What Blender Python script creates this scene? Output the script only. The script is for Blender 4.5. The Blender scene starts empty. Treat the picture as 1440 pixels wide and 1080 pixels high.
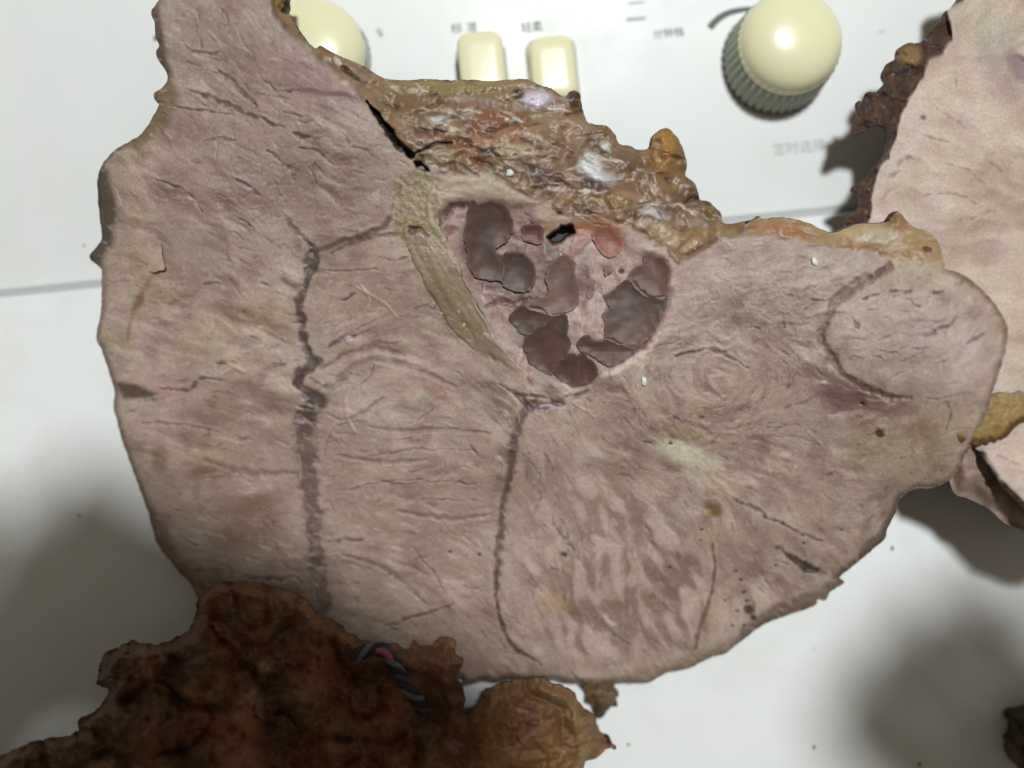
import bpy, math
import numpy as np
from mathutils import Vector

SC = bpy.context.scene
COL = SC.collection
# ------------------------------------------------------------------ camera
H = 0.30                                   # lens height above the enamel lid (m)
FPX = 1088.0                               # focal length in photograph pixels (1440 wide)
cam_d = bpy.data.cameras.new('camera'); cam = bpy.data.objects.new('camera', cam_d); COL.objects.link(cam)
cam.location = (0, 0, H); cam.rotation_euler = (0, 0, 0)
cam_d.sensor_width = 36.0; cam_d.lens = 36.0 * FPX / 1440.0
cam_d.clip_start = 0.005; cam_d.clip_end = 20
cam_d.dof.use_dof = True; cam_d.dof.focus_distance = 0.269; cam_d.dof.aperture_fstop = 1.9
SC.camera = cam
# ------------------------------------------------------------------ light
W = bpy.data.worlds.new('World'); SC.world = W; W.use_nodes = True
bg = W.node_tree.nodes['Background']; bg.inputs[0].default_value = (1.0, 0.90, 0.72, 1); bg.inputs[1].default_value = 0.15
ld = bpy.data.lights.new('ceiling_lamp', 'AREA'); ld.shape = 'DISK'; ld.size = 0.16; ld.energy = 22.8; ld.color = (0.965, 1.0, 1.015)
lamp = bpy.data.objects.new('ceiling_lamp', ld); COL.objects.link(lamp)
LP = Vector((0.17, 0.52, 1.5)); lamp.location = LP
lamp.rotation_euler = (Vector((0, 0, 0)) - LP).to_track_quat('-Z', 'Y').to_euler()
SC.view_settings.view_transform = 'Standard'; SC.view_settings.look = 'None'
SC.view_settings.exposure = 0.0; SC.view_settings.gamma = 1.0; SC.view_settings.use_curve_mapping = False
SC.render.engine = 'CYCLES'; SC.cycles.use_denoising = True
SC.cycles.max_bounces = 6

# ------------------------------------------------------------------ helpers
def at(u, v, z=0.0):
    """photograph pixel + height above the lid -> metres"""
    k = (H - z) / FPX
    return ((u - 720.0) * k, (540.0 - v) * k, z)

def lin(c):
    c = np.asarray(c, float) / 255.0
    return np.where(c <= 0.04045, c / 12.92, ((c + 0.055) / 1.055) ** 2.4)
GAIN = 0.90
def C(r, g, b): return lin((r, g, b)) * GAIN

def rgba(c): return (float(c[0]), float(c[1]), float(c[2]), 1.0)

def perlin(x, y, seed=0):
    rs = np.random.RandomState(seed * 7 + 3)
    g = rs.rand(64, 64) * 2 * np.pi; gx = np.cos(g); gy = np.sin(g)
    x = np.asarray(x, float); y = np.asarray(y, float)
    xi = np.floor(x).astype(int); yi = np.floor(y).astype(int); xf = x - xi; yf = y - yi
    def gr(ix, iy, dx, dy):
        ix = ix & 63; iy = iy & 63
        return gx[ix, iy] * dx + gy[ix, iy] * dy
    sx = xf * xf * xf * (xf * (xf * 6 - 15) + 10); sy = yf * yf * yf * (yf * (yf * 6 - 15) + 10)
    a = gr(xi, yi, xf, yf); b = gr(xi + 1, yi, xf - 1, yf); c = gr(xi, yi + 1, xf, yf - 1); d = gr(xi + 1, yi + 1, xf - 1, yf - 1)
    return ((a + (b - a) * sx) * (1 - sy) + (c + (d - c) * sx) * sy) * 1.5

def fbm(u, v, size, octv=4, seed=0, gain=0.5):
    s = 0; a = 1.0; n = 0
    for o in range(octv):
        s = s + a * perlin(u / size + 13.1 * o, v / size + 7.7 * o, seed + o); n += a; a *= gain; size /= 2.0
    return s / n

def smooth(a, b, x):
    t = np.clip((x - a) / (b - a), 0, 1); return t * t * (3 - 2 * t)

def spline(pts, closed=True, sp=4.0):
    p = np.asarray(pts, float); n = len(p); out = []
    for i in range(n if closed else n - 1):
        if closed: p0, p1, p2, p3 = p[i - 1], p[i], p[(i + 1) % n], p[(i + 2) % n]
        else: p0, p1, p2, p3 = p[max(i - 1, 0)], p[i], p[i + 1], p[min(i + 2, n - 1)]
        m = max(1, int(np.hypot(*(p2[:2] - p1[:2])) / sp))
        for k in range(m):
            t = k / m
            out.append(0.5 * ((2 * p1) + (-p0 + p2) * t + (2 * p0 - 5 * p1 + 4 * p2 - p3) * t * t + (-p0 + 3 * p1 - 3 * p2 + p3) * t ** 3))
    if not closed: out.append(p[-1])
    return np.array(out)

def normals2(p):
    t = np.roll(p, -1, 0) - np.roll(p, 1, 0); t /= np.maximum(np.hypot(t[:, 0], t[:, 1]), 1e-9)[:, None]
    area = 0.5 * np.sum(p[:, 0] * np.roll(p[:, 1], -1) - np.roll(p[:, 0], -1) * p[:, 1])
    n = np.stack([t[:, 1], -t[:, 0]], 1)
    return n if area > 0 else -n

def ragged(pts, amp, size, seed, sp=3.0):
    p = spline(pts, True, sp); n = normals2(p)
    d = amp * fbm(p[:, 0], p[:, 1], size, 4, seed, 0.65)
    return p + n * d[:, None]

def inside(poly, u0, v0, nx, ny, st):
    par = np.zeros((ny, nx + 1), np.int32)
    p = poly; q = np.roll(poly, -1, 0)
    for (ax, ay), (bx, by) in zip(p, q):
        if ay == by: continue
        lo, hi = (ay, by) if ay < by else (by, ay)
        r0 = int(math.ceil((lo - v0) / st)); r1 = int(math.ceil((hi - v0) / st))
        for r in range(max(r0, 0), min(r1, ny)):
            y = v0 + r * st; x = ax + (y - ay) / (by - ay) * (bx - ax)
            c = int(math.ceil((x - u0) / st)); par[r, min(max(c, 0), nx)] += 1
    return (np.cumsum(par, 1)[:, :nx] % 2) == 1

def segdist(x, y, pts, closed=False):
    """min distance to a polyline, and the position along it (index units)"""
    p = np.asarray(pts, float)[:, :2]
    q = np.roll(p, -1, 0) if closed else p[1:]; p = p if closed else p[:-1]
    best = np.full(x.shape, 1e9); par = np.zeros(x.shape)
    for i, (a, b) in enumerate(zip(p, q)):
        d = b - a; L = max(d @ d, 1e-9)
        t = np.clip(((x - a[0]) * d[0] + (y - a[1]) * d[1]) / L, 0, 1)
        e = (x - a[0] - t * d[0]) ** 2 + (y - a[1] - t * d[1]) ** 2
        m = e < best; best = np.where(m, e, best); par = np.where(m, i + t, par)
    return np.sqrt(best), par

def polymask(x, y, pts):
    p = np.asarray(pts, float); q = np.roll(p, -1, 0); c = np.zeros(x.shape, bool)
    for (ax, ay), (bx, by) in zip(p, q):
        if ay == by: continue
        c ^= ((ay > y) != (by > y)) & (x < (bx - ax) * (y - ay) / (by - ay) + ax)
    return c

def sdpoly(x, y, pts):
    """signed distance, negative inside"""
    d, _ = segdist(x, y, pts, True); return np.where(polymask(x, y, pts), -d, d)

def bil(f, r, c):
    ny, nx = f.shape; r = np.clip(r, 0, ny - 1.001); c = np.clip(c, 0, nx - 1.001)
    ri = r.astype(int); ci = c.astype(int); a = r - ri; b = c - ci
    return (f[ri, ci] * (1 - b) + f[ri, ci + 1] * b) * (1 - a) + (f[ri + 1, ci] * (1 - b) + f[ri + 1, ci + 1] * b) * a

def lic(noise, ang, steps, h=1.0):
    ny, nx = noise.shape; R, Cc = np.mgrid[0:ny, 0:nx].astype(float)
    dx = np.cos(ang); dy = np.sin(ang); acc = noise.copy()
    for s in (1, -1):
        r = R.copy(); c = Cc.copy(); px = dx.copy() * s; py = dy.copy() * s
        for k in range(steps):
            r += py * h; c += px * h
            ri = np.clip(np.round(r).astype(int), 0, ny - 1); ci = np.clip(np.round(c).astype(int), 0, nx - 1)
            qx = dx[ri, ci]; qy = dy[ri, ci]; sg = np.where(qx * px + qy * py < 0, -1.0, 1.0); px = qx * sg; py = qy * sg
            acc += noise[ri, ci]
    acc -= acc.mean(); return acc / acc.std()

def blur(f, n):
    for _ in range(n):
        f = (np.roll(f, 1, 0) + np.roll(f, -1, 0) + 2 * f) / 4; f = (np.roll(f, 1, 1) + np.roll(f, -1, 1) + 2 * f) / 4
    return f

# ------------------------------------------------------------------ materials
def mat(name, rough=0.5, col=(0.5, 0.5, 0.5), **kw):
    m = bpy.data.materials.new(name); m.use_nodes = True; b = m.node_tree.nodes['Principled BSDF']
    b.inputs['Base Color'].default_value = rgba(col); b.inputs['Roughness'].default_value = rough
    for k, v in kw.items(): b.inputs[k].default_value = v
    return m

def N(m, t, **kw):
    n = m.node_tree.nodes.new(t)
    for k, v in kw.items(): setattr(n, k, v)
    return n
def LK(m, a, b): m.node_tree.links.new(a, b)

def noise_node(m, scale, detail=4, rough=0.6):
    tc = N(m, 'ShaderNodeTexCoord'); n = N(m, 'ShaderNodeTexNoise')
    n.inputs['Scale'].default_value = scale; n.inputs['Detail'].default_value = detail; n.inputs['Roughness'].default_value = rough
    LK(m, tc.outputs['Object'], n.inputs['Vector']); return n

def meat_mat(name, r_dry=0.62, r_wet=0.18, sss=0.10, bump=0.35, speck=0.22, spec=0.4, coat=0.0):
    m = mat(name, 0.5); nt = m.node_tree; b = nt.nodes['Principled BSDF']
    at_ = N(m, 'ShaderNodeAttribute', attribute_name='Col'); w = N(m, 'ShaderNodeAttribute', attribute_name='wet')
    n1 = noise_node(m, 1100, 5, 0.65)
    mr = N(m, 'ShaderNodeMapRange'); mr.inputs['From Min'].default_value = 0.25; mr.inputs['From Max'].default_value = 0.75
    mr.inputs['To Min'].default_value = 1 - speck; mr.inputs['To Max'].default_value = 1 + speck
    LK(m, n1.outputs['Fac'], mr.inputs['Value'])
    vm = N(m, 'ShaderNodeVectorMath', operation='SCALE'); LK(m, at_.outputs['Color'], vm.inputs[0]); LK(m, mr.outputs[0], vm.inputs['Scale'])
    LK(m, vm.outputs[0], b.inputs['Base Color'])
    n2 = noise_node(m, 420, 3, 0.6)
    ad = N(m, 'ShaderNodeMath', operation='MULTIPLY_ADD'); LK(m, n2.outputs['Fac'], ad.inputs[0]); ad.inputs[1].default_value = 0.35; LK(m, w.outputs['Fac'], ad.inputs[2])
    mr2 = N(m, 'ShaderNodeMapRange'); mr2.inputs['From Min'].default_value = 0.17; mr2.inputs['From Max'].default_value = 1.17
    mr2.inputs['To Min'].default_value = r_dry; mr2.inputs['To Max'].default_value = r_wet
    LK(m, ad.outputs[0], mr2.inputs['Value']); LK(m, mr2.outputs[0], b.inputs['Roughness'])
    bp = N(m, 'ShaderNodeBump'); bp.inputs['Strength'].default_value = bump; bp.inputs['Distance'].default_value = 0.0005
    n3 = noise_node(m, 1700, 4, 0.7); LK(m, n3.outputs['Fac'], bp.inputs['Height']); LK(m, bp.outputs[0], b.inputs['Normal'])
    b.inputs['Subsurface Weight'].default_value = sss; b.inputs['Subsurface Radius'].default_value = (1.0, 0.5, 0.35); b.inputs['Subsurface Scale'].default_value = 0.0015
    b.inputs['Specular IOR Level'].default_value = spec; b.inputs['Coat Weight'].default_value = coat; b.inputs['Coat Roughness'].default_value = 0.12
    return m

M_FACE = meat_mat('cooked_muscle', 0.50, 0.2, 0.10, 0.38, 0.24, 0.5)
M_SINEW = meat_mat('wet_sinew', 0.52, 0.2, 0.15, 0.3, 0.2, 0.42, 0.03)
M_FAT = meat_mat('translucent_fat', 0.5, 0.25, 0.25, 0.3, 0.18, 0.4, 0.03)
M_BONE = meat_mat('spongy_bone', 0.55, 0.25, 0.2, 0.25, 0.18, 0.35, 0.0)
M_BARK = meat_mat('browned_crust', 0.6, 0.2, 0.03, 0.9, 0.28, 0.45, 0.05)
M_JELLY = meat_mat('brown_marrow_jelly', 0.5, 0.34, 0.2, 0.08, 0.14, 0.28, 0.0)

# ------------------------------------------------------------------ mesh makers
def link(o, parent=None, **pr):
    COL.objects.link(o)
    if parent is not None: o.parent = parent
    for k, v in pr.items(): o[k] = v
    return o

def mesh_np(name, co, quads, mt, parent=None, col=None, wet=None, smooth_=True, **pr):
    me = bpy.data.meshes.new(name); n = len(co); k = quads.shape[1]; q = len(quads)
    me.vertices.add(n); me.vertices.foreach_set('co', np.ascontiguousarray(co, np.float32).ravel())
    me.loops.add(q * k); me.loops.foreach_set('vertex_index', np.ascontiguousarray(quads, np.int32).ravel())
    me.polygons.add(q); me.polygons.foreach_set('loop_start', np.arange(0, q * k, k, dtype=np.int32))
    me.update(calc_edges=True)
    if smooth_: me.polygons.foreach_set('use_smooth', np.ones(q, bool))
    if col is not None:
        a = me.attributes.new('Col', 'FLOAT_COLOR', 'POINT'); c4 = np.ones((n, 4), np.float32); c4[:, :3] = col
        a.data.foreach_set('color', c4.ravel())
    if wet is not None:
        a = me.attributes.new('wet', 'FLOAT', 'POINT'); a.data.foreach_set('value', np.asarray(wet, np.float32))
    if mt: me.materials.append(mt)
    me.validate()
    return link(bpy.data.objects.new(name, me), parent, **pr)

def pymesh(name, vs, fs, mt, parent=None, smooth_=True, **pr):
    me = bpy.data.meshes.new(name); me.from_pydata([tuple(v) for v in vs], [], [tuple(f) for f in fs]); me.update()
    if smooth_: me.polygons.foreach_set('use_smooth', [True] * len(me.polygons))
    me.materials.append(mt); return link(bpy.data.objects.new(name, me), parent, **pr)

def empty(name, loc, **pr):
    o = bpy.data.objects.new(name, None); o.empty_display_size = 0.02; o.location = loc; return link(o, None, **pr)

class Piece:
    """a cut piece of meat: a grid sheet inside a traced outline, with relief, colour and wetness fields"""
    def __init__(s, outline, step, amp=2.0, size=14.0, seed=1, sp=3.0):
        s.out = ragged(outline, amp, size, seed, sp); s.st = step
        lo = s.out.min(0) - 2 * step; hi = s.out.max(0) + 2 * step
        s.u0, s.v0 = lo; s.nx = int((hi[0] - lo[0]) / step) + 2; s.ny = int((hi[1] - lo[1]) / step) + 2
        s.V, s.U = np.mgrid[0:s.ny, 0:s.nx].astype(float); s.U = s.U * step + s.u0; s.V = s.V * step + s.v0
        s.ins = inside(s.out, s.u0, s.v0, s.nx, s.ny, step)
        cs = max(1, int(round(6.0 / step)))                      # edge distance on a coarse lattice
        cu = s.U[::cs, ::cs]; cv = s.V[::cs, ::cs]
        d, _ = segdist(cu, cv, s.out[::2], True)
        r = (s.V - s.v0) / step / cs; c = (s.U - s.u0) / step / cs
        s.edge = bil(d, r, c)
        s.z = np.zeros_like(s.U); s.wet = np.zeros_like(s.U); s.col = np.zeros(s.U.shape + (3,))
        s.wu = s.U + 5 * fbm(s.U, s.V, 26, 3, seed + 11); s.wv = s.V + 5 * fbm(s.U, s.V, 26, 3, seed + 17)
    def box(s, pts, m):
        p = np.asarray(pts, float); c0 = max(int((p[:, 0].min() - m - s.u0) / s.st), 0); c1 = min(int((p[:, 0].max() + m - s.u0) / s.st) + 2, s.nx)
        r0 = max(int((p[:, 1].min() - m - s.v0) / s.st), 0); r1 = min(int((p[:, 1].max() + m - s.v0) / s.st) + 2, s.ny)
        return (slice(r0, r1), slice(c0, c1)) if (r1 > r0 and c1 > c0) else None
    def mix(s, b, k, col):
        k = np.clip(k, 0, 1)[..., None]; s.col[b] = s.col[b] * (1 - k) + np.asarray(col) * k
    def blob(s, cx, cy, ru, rv, ang, col, k=1.0, dz=0.0, wet=0.0, soft=0.5, warp=1.0):
        R = max(ru, rv) * 1.7 + 8; b = s.box([(cx - R, cy - R), (cx + R, cy + R)], 0)
        if b is None: return
        x = s.U[b] + warp * (s.wu[b] - s.U[b]) - cx; y = s.V[b] + warp * (s.wv[b] - s.V[b]) - cy; a = math.radians(ang)
        d = np.hypot((x * math.cos(a) + y * math.sin(a)) / ru, (-x * math.sin(a) + y * math.cos(a)) / rv)
        w = 1 - smooth(1 - soft, 1 + soft, d)
        if col is not None: s.mix(b, w * k, col)
        s.z[b] += w * dz; s.wet[b] += w * wet
    def poly(s, pts, col, k=1.0, dz=0.0, wet=0.0, soft=4.0, warp=1.0):
        b = s.box(pts, soft + 8)
        if b is None: return
        d = sdpoly(s.U[b] + warp * (s.wu[b] - s.U[b]), s.V[b] + warp * (s.wv[b] - s.V[b]), pts)
        w = 1 - smooth(-soft, soft, d)
        if col is not None: s.mix(b, w * k, col)
        s.z[b] += w * dz; s.wet[b] += w * wet
    def line(s, pts, width, col, k=1.0, dz=0.0, wet=0.0, soft=0.6, warp=0.6, sp=8.0, rough=0.35):
        p = spline(pts, False, sp) if len(pts) > 2 else np.asarray(pts, float); W_ = np.max(width)
        b = s.box(p, W_ * 2 + 6)
        if b is None: return
        d, t = segdist(s.U[b] + warp * (s.wu[b] - s.U[b]), s.V[b] + warp * (s.wv[b] - s.V[b]), p)
        t = t / max(len(p) - 1, 1); nzw = fbm(s.U[b], s.V[b], 11, 2, 7)
        ww = np.interp(t, np.linspace(0, 1, len(width)), width) if np.ndim(width) else width * (0.25 + 0.75 * np.sin(np.pi * np.clip(t, 0.03, 0.97)) ** 0.6)
        ww = ww * (1 + 1.5 * nzw * rough); w = (1 - smooth(1 - soft, 1 + soft, d / np.maximum(ww * 0.5, 0.3))) * np.clip(1 + 1.3 * nzw * rough, 0.25, 1.2)
        if col is not None: s.mix(b, w * k, col)
        s.z[b] += w * dz; s.wet[b] += w * wet
    def world(s):
        k = (H - s.z) / FPX
        return np.stack([(s.U - 720) * k, (540 - s.V) * k, s.z], -1)
    def build(s, parts, parent, wall, wall_name, wall_mat, wcol, wallpr={}):
        """parts: list of (name, material, mask or None, props); wall: rows of (out_m, down_m or None=to base); returns objects"""
        cell = s.ins[:-1, :-1] & s.ins[1:, :-1] & s.ins[:-1, 1:] & s.ins[1:, 1:]
        idx = np.arange(s.nx * s.ny).reshape(s.ny, s.nx)
        r, c = np.nonzero(cell)
        q = np.stack([idx[r, c], idx[r + 1, c], idx[r + 1, c + 1], idx[r, c + 1]], 1)
        # boundary edges
        e = np.concatenate([q[:, [0, 1]], q[:, [1, 2]], q[:, [2, 3]], q[:, [3, 0]]]); Nn = s.nx * s.ny
        key = np.minimum(e[:, 0], e[:, 1]) * Nn + np.maximum(e[:, 0], e[:, 1])
        _, inv, cnt = np.unique(key, return_inverse=True, return_counts=True)
        be = e[cnt[inv] == 1]; bv = np.unique(be)
        U = s.U.ravel().copy(); V = s.V.ravel().copy()
        # snap border vertices to the outline
        o = s.out; nrm = normals2(o); acc = nrm.copy()
        for k in range(1, 4): acc += np.roll(nrm, k, 0) + np.roll(nrm, -k, 0)
        acc /= np.maximum(np.hypot(acc[:, 0], acc[:, 1]), 1e-9)[:, None]
        bn = np.zeros((len(bv), 2))
        for a in range(0, len(bv), 800):
            ids = bv[a:a + 800]; d2 = (U[ids, None] - o[None, :, 0]) ** 2 + (V[ids, None] - o[None, :, 1]) ** 2
            j = d2.argmin(1); jn = (j + 1) % len(o); jp = (j - 1) % len(o)
            best = o[j].copy(); bd = d2[np.arange(len(ids)), j]
            for k in (jn, jp):
                dd = o[k] - o[j]; t = np.clip(((U[ids] - o[j, 0]) * dd[:, 0] + (V[ids] - o[j, 1]) * dd[:, 1]) / np.maximum((dd ** 2).sum(1), 1e-9), 0, 1)
                pt = o[j] + dd * t[:, None]; e2 = (U[ids] - pt[:, 0]) ** 2 + (V[ids] - pt[:, 1]) ** 2
                m = e2 < bd; best[m] = pt[m]; bd = np.where(m, e2, bd)
            U[ids] = best[:, 0]; V[ids] = best[:, 1]; bn[a:a + 800] = acc[j]
        Z = s.z.ravel(); K = (H - Z) / FPX
        co = np.stack([(U - 720) * K, (540 - V) * K, Z], -1)
        cl = s.col.reshape(-1, 3); we = s.wet.ravel(); objs = []
        lab = np.zeros(len(q), int)
        for i, (nm, mt, mask, pr) in enumerate(parts):
            if mask is not None: lab[mask[:-1, :-1][r, c]] = i
        for i, (nm, mt, mask, pr) in enumerate(parts):
            qq = q[lab == i]
            if not len(qq): continue
            used, iv = np.unique(qq, return_inverse=True)
            objs.append(mesh_np(nm, co[used], iv.reshape(qq.shape), mt, parent, cl[used], we[used], **pr))
        if wall:
            nb = len(bv); pos = np.full(Nn, -1); pos[bv] = np.arange(nb)
            rows = [co[bv]]; cols = [cl[bv] * 0.0 + wcol(U[bv], V[bv], 0)]
            nw = np.stack([bn[:, 0], -bn[:, 1]], 1)
            for i, (out, down, zmin) in enumerate(wall):
                j = 1 + 0.35 * fbm(U[bv], V[bv], 18, 3, 40 + i)
                p = co[bv].copy(); p[:, :2] += nw * (out * j)[:, None]; p[:, 2] = np.maximum(p[:, 2] - down * j, zmin)
                rows.append(p); cols.append(wcol(U[bv], V[bv], i + 1))
            # rim row starts 0.05 mm under the sheet edge so the two meshes butt
            rows[0][:, 2] -= 0.00005
            allc = np.concatenate(rows); allk = np.concatenate(cols); f = []
            A = pos[be[:, 0]]; B = pos[be[:, 1]]
            for i in range(len(wall)): f.append(np.stack([B + i * nb, A + i * nb, A + (i + 1) * nb, B + (i + 1) * nb], 1))
            objs.append(mesh_np(wall_name, allc, np.concatenate(f), wall_mat, parent, allk, np.full(len(allc), 0.3), **wallpr))
        return objs

def shepard(U, V, ctl, sig):
    num = 0; den = 1e-9
    for (a, b, z) in ctl:
        w = np.exp(-((U - a) ** 2 + (V - b) ** 2) / (2 * sig * sig)) + 1e-6; num = num + w * z; den = den + w
    return num / den

# ================================================================== SETTING: enamel lid and control panel
M_ENAMEL = mat('white_enamel', 0.32, (0.80, 0.815, 0.80)); b_ = M_ENAMEL.node_tree.nodes['Principled BSDF']
b_.inputs['Specular IOR Level'].default_value = 0.45
def smudge(m, base, dirty, scale, lo, hi, r0, r1):
    b = m.node_tree.nodes['Principled BSDF']; n = noise_node(m, scale, 6, 0.62)
    mr = N(m, 'ShaderNodeMapRange'); mr.inputs['From Min'].default_value = lo; mr.inputs['From Max'].default_value = hi; LK(m, n.outputs['Fac'], mr.inputs['Value'])
    mx = N(m, 'ShaderNodeMix', data_type='RGBA'); mx.inputs['A'].default_value = rgba(base); mx.inputs['B'].default_value = rgba(dirty)
    LK(m, mr.outputs[0], mx.inputs['Factor']); LK(m, mx.outputs['Result'], b.inputs['Base Color'])
    n2 = noise_node(m, scale * 2.3, 5, 0.6); m2 = N(m, 'ShaderNodeMapRange'); m2.inputs['To Min'].default_value = r0; m2.inputs['To Max'].default_value = r1
    m2.inputs['From Min'].default_value = 0.3; m2.inputs['From Max'].default_value = 0.7
    LK(m, n2.outputs['Fac'], m2.inputs['Value']); LK(m, m2.outputs[0], b.inputs['Roughness'])
smudge(M_ENAMEL, (0.80, 0.815, 0.80), (0.70, 0.71, 0.67), 24, 0.50, 0.80, 0.26, 0.48)
M_PANEL = mat('white_panel_plastic', 0.4, (0.79, 0.805, 0.785)); smudge(M_PANEL, (0.785, 0.80, 0.78), (0.73, 0.74, 0.70), 18, 0.5, 0.85, 0.34, 0.5)
M_GAP = mat('grey_gap', 0.7, (0.42, 0.43, 0.43))

SEAM = [(-700, 482), (0, 412), (1440, 268), (2100, 202)]         # gap between panel and lid
def plate(name, upper, z0, z1, mt, edge=0.0012):
    pts = SEAM; g = 5.5
    vs = []; fs = []
    # rows across the bevelled edge, then a long flat sheet
    sgn = -1 if upper else 1
    prof = [(g, z0), (g, z1 - edge), (g + 1.6, z1 - edge * 0.3), (g + 5, z1)] if True else None
    far = -1600 if upper else 2600
    n = 40
    us = np.linspace(-900, 2400, n)
    vv = np.interp(us, [p[0] for p in pts], [p[1] for p in pts])
    k = H / FPX
    rows = []
    for off, z in prof: rows.append([((u - 720) * k, (540 - (v + sgn * off)) * k, z) for u, v in zip(us, vv)])
    rows.append([((u - 720) * k, (540 - far) * k, z1) for u in us])
    for r_ in rows: vs += r_
    for i in range(len(rows) - 1):
        for j in range(n - 1):
            a = i * n + j; f = (a, a + 1, a + n + 1, a + n); fs.append(f if not upper else f[::-1])
    return pymesh(name, vs, fs, mt, None, True, kind='structure')
panel = plate('control_panel', True, -0.006, -0.0035, M_PANEL)
lid = plate('washer_lid', False, -0.006, 0.0, M_ENAMEL)
k0 = H / FPX
gap = pymesh('panel_gap', [(-0.5, -0.2, -0.0048), (0.5, -0.2, -0.0048), (0.5, 0.3, -0.0048), (-0.5, 0.3, -0.0048)], [(0, 1, 2, 3)], M_GAP, None, False, kind='structure')

# printed marks on the panel
M_INK = mat('grey_print', 0.6, (0.16, 0.165, 0.16)); M_INK2 = mat('faded_print', 0.6, (0.45, 0.46, 0.44)); M_ARC = mat('dark_green_print', 0.55, (0.075, 0.085, 0.075))
PZ = -0.0035
def text(s, cx, cy, px, rot, mt, space=1.0):
    cu = bpy.data.curves.new('t', 'FONT'); cu.body = s; cu.align_x = 'CENTER'; cu.align_y = 'CENTER'; cu.size = px * k0; cu.space_character = space
    t = bpy.data.objects.new('t', cu); COL.objects.link(t)
    bpy.context.view_layer.update(); dg = bpy.context.evaluated_depsgraph_get()
    me = bpy.data.meshes.new_from_object(t.evaluated_get(dg)); bpy.data.objects.remove(t); me.name = 'printed_text'
    me.materials.clear(); me.materials.append(mt)
    o = bpy.data.objects.new('printed_text', me); link(o, panel); o.location = at(cx, cy, PZ + 0.0002); o.rotation_euler = (0, 0, math.radians(rot)); return o
text('标 准', 653, 40, 17, 5.7, M_INK); text('轻柔', 748, 39, 16, 5.7, M_INK)
text('分钟档', 940, 47, 15, 5.7, M_INK); text('定时选择', 1124, 208, 19, 5.7, M_INK2)
def strip(pts, wid, mt, name='printed_mark'):
    p = spline(pts, False, 3); t = np.gradient(p, axis=0); t /= np.hypot(t[:, 0], t[:, 1])[:, None]; n = np.stack([-t[:, 1], t[:, 0]], 1)
    w = np.interp(np.linspace(0, 1, len(p)), np.linspace(0, 1, len(wid)), wid)[:, None] / 2
    vs = [at(*q, PZ + 0.0003) for q in (p + n * w)] + [at(*q, PZ + 0.0003) for q in (p - n * w)]; m = len(p)
    return pymesh(name, vs, [(i, i + m, i + m + 1, i + 1) for i in range(m - 1)], mt, panel, False)
strip([(998, 39), (1008, 28), (1022, 19), (1040, 14), (1062, 12)], [9.5, 9, 8, 7, 5], M_ARC)
strip([(1176, 35), (1181, 44)], [6, 5], M_INK)
strip([(531, 40), (537, 50)], [5, 6], M_INK2)
strip([(881, 27), (908, 25)], [4, 3], M_INK2)
strip([(884, 4), (906, 2)], [3, 3], mat('pale_print', 0.6, (0.62, 0.63, 0.61)))
strip([(1236, 44), (1246, 42)], [4, 4], mat('pale_print_2', 0.6, (0.66, 0.68, 0.66)))

# ================================================================== KNOBS AND BUTTONS
M_CREAM = mat('cream_plastic', 0.28, (0.80, 0.77, 0.49)); M_SAGE = mat('sage_plastic', 0.45, (0.36, 0.39, 0.29)); M_BASE = mat('dark_base_ring', 0.5, (0.06, 0.065, 0.05))
for m_ in (M_CREAM, M_SAGE):
    b = m_.node_tree.nodes['Principled BSDF']; nn = noise_node(m_, 260, 4); bp = N(m_, 'ShaderNodeBump'); bp.inputs['Strength'].default_value = 0.06; bp.inputs['Distance'].default_value = 0.0004
    LK(m_, nn.outputs['Fac'], bp.inputs['Height']); LK(m_, bp.outputs[0], b.inputs['Normal'])
def lathe(name, prof, mt, parent, ribs=0, seg=240, amp=0.0, cap=True):
    vs = []; fs = []
    for (r, z, w) in prof:
        for j in range(seg):
            a = 2 * math.pi * j / seg; rr = r
            if ribs: rr = r + w * amp * (0.5 + 0.5 * math.cos(a * ribs)) ** 0.7
            vs.append((rr * math.cos(a), rr * math.sin(a), z))
    for i in range(len(prof) - 1):
        for j in range(seg):
            k = (j + 1) % seg; fs.append((i * seg + j, i * seg + k, (i + 1) * seg + k, (i + 1) * seg + j))
    if cap: fs.append(tuple((len(prof) - 1) * seg + j for j in range(seg)))
    return pymesh(name, vs, fs, mt, parent)
def knob(u, v, rot, label, R=0.0186, hs=0.0146, hh=0.0092, rib=1.0):
    t = empty('timer_knob', at(u, v, PZ), label=label, category='knob', group='dome knobs on the control panel'); t.rotation_euler = (0, 0, rot)
    lathe('base_ring', [(0.0209, 0, 1), (0.0209, 0.0008, 1), (0.0205, 0.0010, 1)], M_BASE, t, 40, 240, 0.0004, False)
    lathe('ribbed_skirt', [(0.0201, 0.0009, 1), (0.0201, 0.0014, 1), (R + 0.0001, hs + 0.0004, 1), (R - 0.0003, hs + 0.001, 0.3)], M_SAGE, t, 40, 320, 0.0010 * rib, True)
    pr = [(R + 0.0002, hs, 0.6), (R + 0.0004, hs + 0.0012, 0.6), (R + 0.0003, hs + 0.0022, 0.3)]
    for k in range(1, 19):
        a = k / 18 * math.pi / 2; pr.append((max(R * math.cos(a) ** 0.9, 0.00005), hs + 0.0022 + hh * math.sin(a), 0))
    lathe('dome_cap', pr, M_CREAM, t, 40, 240, 0.0008 * rib, True)
    return t
knob(1090, 86, 0.1, 'cream dome knob with sage green ribbed skirt standing clear on the panel')
knob(446, 86, 0.4, 'cream dome knob half hidden behind the large meat slice', 0.0200, 0.0062, 0.0090, 0.15)
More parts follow.
